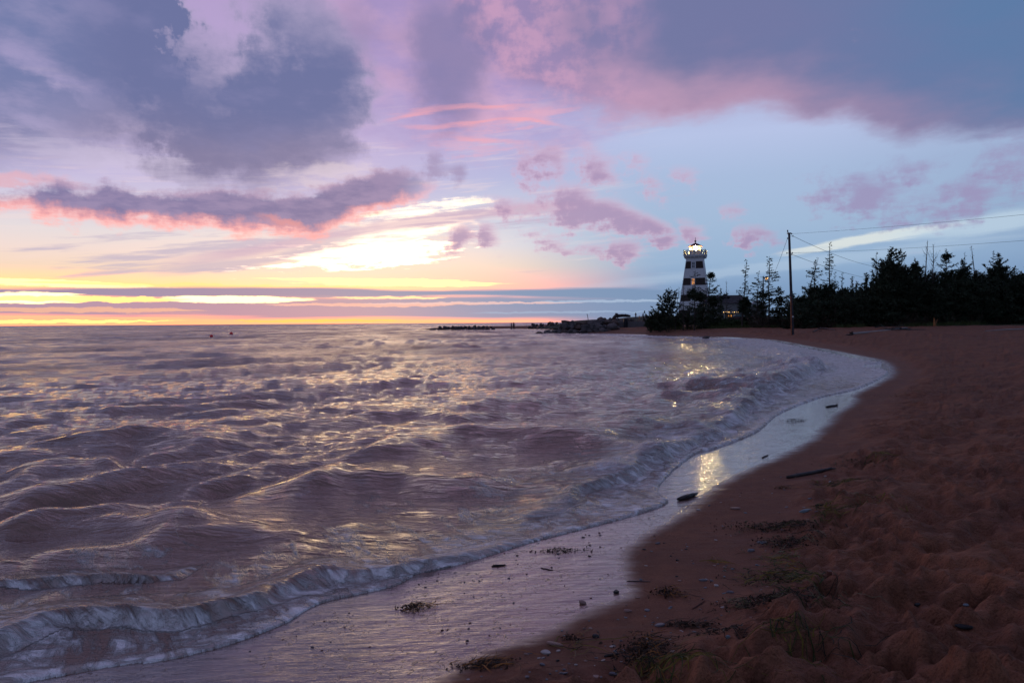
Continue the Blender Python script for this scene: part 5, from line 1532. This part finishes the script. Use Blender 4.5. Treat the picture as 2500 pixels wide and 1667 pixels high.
# pale pole far right, dark flotsam by the trees
pa, pb_ = pick(2405, 808.5), pick(2560, 803)
mb = MB(); v_ = pb_ - pa; mb.tube([(0, 0, .04), tuple(v_ * .35 + np.array([0, 0, .07])), tuple(v_ * .7 + np.array([0, 0, .03])), tuple(v_ + np.array([0, 0, .06]))], [.03, .05, .05, .04], 6)
tag(mb.obj('driftwood_pole', M_log, loc=pa, smooth=True), 'pale thin driftwood pole lying on the far sand at the right edge', 'driftwood')
for i, (xa, ya, xb, yb, lab) in enumerate(((2137, 800, 2165, 794.5, 'dark short log at the forest edge above the bleached trunk'), (1985, 813, 2005, 803, 'dark forked branch on the sand left of the root plate'), (2003, 803, 2040, 806, 'low dark driftwood heap near the trees left of the bleached trunk'))):
    pa, pb_ = pick(xa, ya), pick(xb, yb); v_ = pb_ - pa; q = pa[1] / FPX; mb = MB(); g = np.random.default_rng(50 + i)
    mb.tube([(0, 0, q), tuple(v_ * .5 + np.array([0, 0, 2 * q])), tuple(v_ + np.array([0, 0, 1.5 * q]))], [1.5 * q, 1.2 * q, .6 * q], 6)
    for k_ in range(7): s0 = v_ * g.uniform(.2, .9); e_ = s0 + g.normal(size=3) * [8 * q, 6 * q, 2 * q]; e_[2] = abs(e_[2]) + s0[2]; mb.tube([tuple(s0), tuple(e_)], [.6 * q, .2 * q], 4)
    tag(mb.obj('driftwood', M_dwood, loc=pa), lab, 'driftwood')


# ------------------------------------------------------------------ things on the near beach
def stick(xa, ya, xb, yb, rpx, label, mat=M_dwood, seed=0, name='driftwood_stick', knobs=10):
    pa, pb_ = pick(xa, ya), pick(xb, yb); g = np.random.default_rng(seed); q = pa[1] / FPX; r_ = rpx * q; v_ = pb_ - pa
    mb = MB(); n_ = 9; P, R = [], []
    for i in range(n_):
        t_ = i / (n_ - 1); p_ = v_ * t_ + g.normal(size=3) * r_ * .25; p_[2] = ground_z(pa[0] + p_[0], pa[1] + p_[1]) - pa[2] + r_ * .75; P.append(tuple(p_)); R.append(r_ * (.75 + .45 * math.sin(math.pi * min(1, t_ + .15))) * g.uniform(.85, 1.1))
    R[0] *= .7; R[-1] *= .45
    mb.tube(P, R, 8)
    for k_ in range(knobs): i = g.integers(0, n_ - 1); d_ = g.normal(size=3) * r_ * .9; d_[2] = abs(d_[2]); mb.tube([P[i], tuple(np.array(P[i]) + d_ * 1.3)], [r_ * .35, r_ * .12], 5)
    return tag(mb.obj(name, mat, loc=pa, smooth=True), label, 'stick')


stick(1921, 1168, 2041, 1147, 4.6, 'long charred looking stick lying on the damp sand right of the gold lamp reflection', seed=1)
e = stick(1654, 1222, 1702, 1208, 5.2, 'short broken piece of dark driftwood at the wet sand edge', seed=2, knobs=4)
stick(1200, 1382, 1236, 1380, 2.2, 'thin dark splinter of wood on the wet sand just below the foam', seed=3)
stick(2017, 995, 2046, 990, 2.4, 'dark stick on the far wet sand near the top of the bay', seed=4)
stick(2060, 1457, 2105, 1449, 4.5, 'dark driftwood end half buried in the loose sand right of the seaweed', seed=5)
stick(1474, 1604, 1512, 1596, 3.0, 'dark twig pointing at the weed clump in the lower middle', seed=6, knobs=3)
stick(1860, 1118, 1876, 1111, 1.6, 'small dark stick right of the wet sand, above the charred one', seed=7, knobs=2)
stick(1990, 1234, 2010, 1232, 2.0, 'small dark stick among pebbles above the brown weed patch', seed=8, knobs=2)
stick(1320, 1386, 1352, 1392, 1.0, 'thread thin twig on the wet sand', seed=9, knobs=3)
stick(1530, 1418, 1590, 1420, 1.1, 'thin root lying across the boundary of wet and damp sand', seed=10, knobs=3)
stick(1690, 1487, 1722, 1466, 1.6, 'reddish twig on the damp sand above the white specked pebbles', seed=11, knobs=2, mat=simple_mat('red_twig', (.10, .04, .03), .8))

WEEDC = {'yellow': (.12, .085, .012), 'green': (.036, .042, .008), 'brown': (.038, .022, .014), 'dark': (.016, .017, .010), 'pale': (.12, .10, .055), 'orange': (.22, .085, .02)}
M_weed = {}
for k_, c_ in WEEDC.items():
    M_weed[k_] = simple_mat(k_ + '_seaweed', c_, .6, .35, 12.0, spec=.2)


def weed(px, py, wpx, hpx, n, cols, seed, label, long=1.0, pile=1.0, cat='seaweed', name='seaweed', bits=0):
    """a tangle of flat ribbons; children by colour"""
    c_ = pick(px, py); g = np.random.default_rng(seed); q = math.hypot(c_[0], c_[1]) / FPX; W = wpx * q; D = hpx * q * 3.2
    e = empty(name, tuple(c_), 0, label, cat)
    right = np.array([math.cos(math.atan2(c_[0], c_[1])), -math.sin(math.atan2(c_[0], c_[1]))]); fw = np.array([right[1] * -1, right[0]])
    for ci, cn in enumerate(cols):
        V_, F = [], []
        for i in range(max(3, int(n / len(cols)))):
            u, v = g.normal() * W * .36, g.normal() * D * .30
            L = g.uniform(.5, 1.5) * (.085 * long) * (1 + .3 * g.normal() ** 2); w_ = g.uniform(.0016, .0042) * (1.2 if cn in ('green', 'yellow', 'pale') else .9)
            th = g.normal() * .8 + (0 if g.random() < .7 else 1.5); k1 = g.normal() * 10
            m_ = 7; x_, y_ = u, v; zz_ = g.uniform(0, .022 * pile) * math.exp(-((u / W) ** 2 + (v / D) ** 2) * 2); tw_ = g.uniform(0, 3)
            for s_ in range(m_ + 1):
                t_ = s_ / m_; wx, wy = right * x_ + fw * y_
                gz_ = ground_z(c_[0] + wx, c_[1] + wy) - c_[2]
                hh = gz_ + .003 + zz_ * math.sin(math.pi * min(1, t_ * .9 + .1)) + .004 * abs(math.sin(tw_ + t_ * 5))
                nx, ny = -math.sin(th), math.cos(th); a_ = tw_ + t_ * 2; ww = w_ * (1 - .7 * t_ ** 3)
                dv = (right * nx + fw * ny) * ww * math.cos(a_ * .7)
                V_.append((wx - dv[0], wy - dv[1], hh - ww * .3 * math.sin(a_) + .002)); V_.append((wx + dv[0], wy + dv[1], hh + ww * .6 * math.sin(a_) + .002))
                x_ += math.cos(th) * L / m_; y_ += math.sin(th) * L / m_; th += k1 * L / m_ + g.normal() * .18
            b_ = len(V_) - 2 * (m_ + 1); F += [(b_ + 2 * s_, b_ + 2 * s_ + 1, b_ + 2 * s_ + 3, b_ + 2 * s_ + 2) for s_ in range(m_)]
        me = bpy.data.meshes.new('frond'); me.from_pydata(V_, [], F); me.update(); me.materials.append(M_weed[cn])
        link('fronds', me, e)['kind'] = 'stuff'
    if bits:
        V_, F = [], []
        for i in range(bits):
            u, v = g.normal() * W * .36, g.normal() * D * .28; wx, wy = right * u + fw * v; s_ = g.uniform(.002, .007)
            hh = ground_z(c_[0] + wx, c_[1] + wy) - c_[2] + g.uniform(.0, .024 * pile) * math.exp(-((u / W) ** 2 + (v / D) ** 2) * 2.5)
            b_ = len(V_); V_ += [tuple(np.array([wx, wy, hh]) + g.normal(size=3) * s_ * [1, 1, .8]) for _ in range(4)]; F += [(b_, b_ + 1, b_ + 2), (b_, b_ + 2, b_ + 3), (b_, b_ + 1, b_ + 3)]
        me = bpy.data.meshes.new('crumbs'); me.from_pydata(V_, [], F); me.update(); me.materials.append(M_weed['brown'])
        link('crumbs', me, e)['kind'] = 'stuff'
    return e


weed(1895, 1288, 150, 26, 130, ['dark', 'brown', 'green'], 1, 'widest dark mat of rotting brown seaweed across the tideline', pile=1.6, bits=900)
weed(1925, 1330, 110, 24, 110, ['brown', 'dark', 'pale'], 2, 'brown weed drift just below the widest mat, with pale stalks', pile=1.2, bits=500)
weed(1900, 1375, 70, 60, 120, ['green', 'orange', 'pale', 'yellow'], 3, 'upright tangle of bright green and orange eelgrass in the middle of the tideline', long=1.1, pile=1.3)
weed(1890, 1415, 130, 40, 150, ['yellow', 'green', 'dark'], 4, 'yellow green eelgrass drift under the upright tangle', long=1.5, pile=1.3, bits=200)
weed(1880, 1470, 180, 40, 160, ['dark', 'brown', 'green'], 5, 'lowest wide dark weed mat of the tideline string', pile=1.4, bits=700)
weed(1990, 1450, 110, 40, 60, ['dark', 'pale'], 6, 'thin straggling dark weed reaching into the loose sand', long=1.5, bits=150)
weed(2018, 1253, 60, 40, 110, ['yellow', 'green'], 7, 'bright yellow green eelgrass tuft above the wide brown mat', long=1.0, pile=2.0)
weed(2048, 1184, 85, 26, 110, ['yellow', 'green', 'dark'], 8, 'yellow eelgrass clump just right of the charred stick', pile=1.6)
weed(2155, 1109, 45, 10, 50, ['yellow'], 9, 'small bright yellow weed patch farther up the beach', pile=1.0)
weed(2100, 1130, 120, 24, 60, ['dark', 'green'], 10, 'dark weed line beside the bright yellow patch', bits=200)
weed(2110, 1222, 110, 24, 50, ['yellow', 'pale'], 11, 'sparse straw coloured weed in the dimpled sand right of the yellow green tuft')
weed(1570, 1600, 84, 60, 200, ['brown', 'orange', 'dark'], 12, 'largest clump of brown feathery weed at the bottom middle', pile=2.0, bits=700)
weed(1610, 1630, 150, 40, 90, ['green', 'yellow'], 13, 'bright green ribbons spilling out of the largest brown clump', long=1.7, pile=.9)
weed(1915, 1548, 110, 36, 34, ['yellow', 'green'], 14, 'curled yellow green ribbons in a hollow of the loose sand', long=1.9, pile=.7)
weed(1960, 1565, 120, 30, 40, ['green', 'dark'], 15, 'dull green strands trailing right of the curled ribbons', long=1.8)
weed(1760, 1545, 110, 16, 40, ['brown', 'dark'], 16, 'thin brown weed line at the foot of the loose sand', bits=120)
weed(1790, 1480, 26, 16, 12, ['pale'], 17, 'little starlike sprig of pale green blades', long=1.0, pile=3)
weed(1628, 1450, 50, 14, 40, ['brown', 'orange'], 18, 'small reddish brown sprig on the smooth damp sand', bits=200, pile=2)
weed(1010, 1484, 48, 10, 34, ['brown', 'orange'], 19, 'dark red seaweed sprig alone on the shining wet sand', bits=160, pile=1.3)
weed(1185, 1625, 100, 16, 70, ['brown', 'orange'], 20, 'brown weed crumbs where the wet sand ends at the bottom', bits=250, pile=.9)
weed(1395, 1590, 70, 26, 22, ['yellow', 'brown'], 21, 'thin yellow strand looping beside the flat slab stones', long=1.6)
weed(1680, 1528, 90, 10, 40, ['brown'], 22, 'thin brown scatter right of the biggest grey pebble', bits=250)
weed(1365, 1345, 80, 8, 20, ['dark'], 23, 'dark flecks of weed on the wet sand near the foam edge', bits=200)
weed(1935, 1028, 36, 12, 40, ['dark', 'brown'], 24, 'dark weed knot on the far wet sand near the breaking foam', bits=150, pile=2)
weed(1910, 1192, 30, 8, 26, ['orange', 'brown'], 25, 'small orange weed curl left of the yellow eelgrass clump', bits=60)
weed(2240, 960, 190, 26, 90, ['dark', 'yellow'], 26, 'long straggle of dark and yellow weed up the beach towards the trees', bits=300)
weed(1725, 1372, 60, 5, 14, ['yellow', 'orange'], 27, 'few yellow blades on the smooth sand left of the tideline')
weed(1395, 1560, 30, 8, 10, ['orange', 'brown'], 28, 'tiny orange crumbs above the flat slab stones', bits=60)
weed(530, 1506, 60, 8, 30, ['dark', 'brown'], 29, 'dark weed carried in the thin foam at the lower left', bits=200)

# pebbles
pp_ = []
for k_ in range(8):
    bm = bmesh.new(); bmesh.ops.create_icosphere(bm, subdivisions=3, radius=.5); pr = random.Random(300 + k_)
    ph = [pr.uniform(0, 6) for _ in range(6)]
    for v_ in bm.verts:
        n_ = 1 + .13 * math.sin(v_.co.x * 5 + ph[0]) + .10 * math.sin(v_.co.y * 7 + ph[1]) + .08 * math.sin(v_.co.z * 8 + v_.co.x * 5 + ph[2]); v_.co *= n_
        if k_ % 2: v_.co.z = max(-.2, min(.24, v_.co.z))
    me = bpy.data.meshes.new('pebble'); bm.to_mesh(me); bm.free(); me.polygons.foreach_set('use_smooth', [True] * len(me.polygons)); pp_.append(me)
PC = dict(grey=(.14, .13, .15), dark=(.018, .018, .022), pink=(.26, .16, .14), blue=(.13, .17, .20), pale=(.36, .31, .30), red=(.13, .045, .035))
PM = {k_: simple_mat(k_ + '_pebble_stone', c_, .55, .3, 9.0, bumpd=.003) for k_, c_ in PC.items()}
pm_cache = {}


def pebble(px, py, wpx, col, label, group=None, asp=(1, .6, .4), rz=None, k=None):
    k = rnd.randrange(8) if k is None else k
    if (k, col) not in pm_cache:
        me = pp_[k].copy(); me.materials.append(PM[col]); pm_cache[(k, col)] = me
    c_ = pick(px, py); q = math.hypot(c_[0], c_[1]) / FPX; s = wpx * q
    o = link('pebble', pm_cache[(k, col)]); o.location = (c_[0], c_[1], c_[2] + s * asp[2] * .22)
    o.scale = (s * asp[0], s * asp[1], s * asp[2]); o.rotation_euler = (rnd.uniform(-.15, .15), rnd.uniform(-.15, .15), rnd.uniform(-.5, .5) if rz is None else rz)
    tag(o, label, 'pebble', group); return o


for a_ in ((1504, 1446, 15, 'dark', 'black stone standing on the shining wet sand', (1, .8, .7)), (1424, 1472, 20, 'pink', 'pinkish round stone with a dark wake on the wet sand', (1, .7, .5)),
           (1610, 1527, 26, 'grey', 'biggest grey oval pebble on the damp sand above the large weed clump', (1, .6, .42)), (1455, 1554, 18, 'dark', 'dark round pebble left of the biggest grey one', (1, .8, .6)),
           (1356, 1574, 36, 'pink', 'flat pinkish slab of stone at the lower left of the dry sand', (1, .5, .34)), (1332, 1593, 26, 'pale', 'pale ridged slab just below the pinkish one', (1, .6, .4)),
           (1496, 1578, 14, 'pale', 'white flat chip of shell or stone left of the large weed clump', (1, .7, .4)), (1715, 1417, 18, 'grey', 'pointed grey pebble in the middle of the smooth sand', (1, .5, .4)),
           (1782, 1446, 18, 'grey', 'grey oval pebble left of the little pale sprig', (1, .5, .35)), (1777, 1556, 14, 'blue', 'small pale blue stone at the foot of the loose sand', (.9, .6, .6)),
           (1749, 1430, 13, 'pale', 'tiny white pebble, upper of a pair on the smooth sand', (1, .7, .5)), (1533, 1492, 18, 'pink', 'pink pebble near the wet line, left of its grey neighbour', (1, .6, .45)),
           (1579, 1490, 14, 'grey', 'grey pebble near the wet line, right of the pink one', (1, .7, .5)), (1500, 1646, 24, 'grey', 'oval grey pebble at the bottom edge below the weed clump', (1, .5, .35)),
           (1455, 1653, 18, 'pink', 'pink round pebble at the bottom edge', (1, .7, .5)), (1376, 1644, 20, 'grey', 'flat grey pebble near the bottom edge on the left', (1, .5, .35)),
           (1325, 1622, 16, 'grey', 'grey flat pebble left of the slabs near the bottom', (1, .6, .4)), (2352, 1531, 34, 'dark', 'long dark bluish stone in the loose sand at the lower right', (1, .45, .35)),
           (1834, 1345, 17, 'grey', 'grey blue pebble under the brown weed drift', (1, .7, .5)), (1705, 1245, 10, 'pale', 'small light stone between driftwood and damp sand', (1, .7, .5)),
           (1860, 1325, 18, 'grey', 'oval grey pebble above the weed drift', (1, .6, .45)), (1795, 1242, 24, 'pink', 'double pink pebble right of the driftwood piece', (1, .5, .35)),
           (2240, 1478, 12, 'dark', 'dark little stone in the loose sand', (1, .8, .9)), (1968, 1248, 34, 'blue', 'long pale blue grey pebble above the widest weed mat', (1, .35, .2)),
           (1605, 1327, 12, 'grey', 'small grey pebble alone on the damp sand near the wet line', (1, .6, .5)), (2358, 1478, 16, 'blue', 'small bluish stone above the long dark one', (1, .5, .4))):
    pebble(a_[0], a_[1], a_[2], a_[3], a_[4], None, a_[5])
o = pebble(2024, 1412, 17, 'red', 'upright reddish stone stuck in the loose sand right of the weed string', None, (.8, .5, 2.3), 0, 3)
GP = 'small pebbles scattered over the damp sand'
for i in range(190):
    t_ = rnd.random() ** .8; py = 1130 + 530 * t_
    xl = np.interp(py, [1130, 1232, 1320, 1420, 1460, 1548, 1667], [1880, 1700, 1570, 1560, 1520, 1350, 1110]); xr = np.interp(py, [1100, 1180, 1300, 1400, 1500, 1600, 1667], [2110, 2030, 1985, 1960, 1880, 1620, 1500])
    px = rnd.uniform(xl, xr)
    pebble(px, py, rnd.choice((5, 6, 7, 8, 10, 12)) * (.55 + .5 * t_), rnd.choice(('grey', 'pink', 'pale', 'blue', 'grey', 'dark')), 'small flat pebble among many scattered over the damp red sand', GP, (1, rnd.uniform(.5, .8), rnd.uniform(.3, .5)))
GW = 'tiny stones on the shining wet sand'
for i in range(60):
    py = rnd.uniform(1300, 1600); xl = np.interp(py, [1300, 1400, 1480, 1600], [1400, 1060, 830, 560]); xr = np.interp(py, [1300, 1400, 1480, 1600], [1560, 1500, 1460, 1180])
    px = rnd.uniform(xl, xr)
    pebble(px, py, rnd.choice((4, 5, 6, 8)), rnd.choice(('dark', 'grey', 'red')), 'tiny dark stone on the mirror like wet sand', GW, (1, .7, .4))
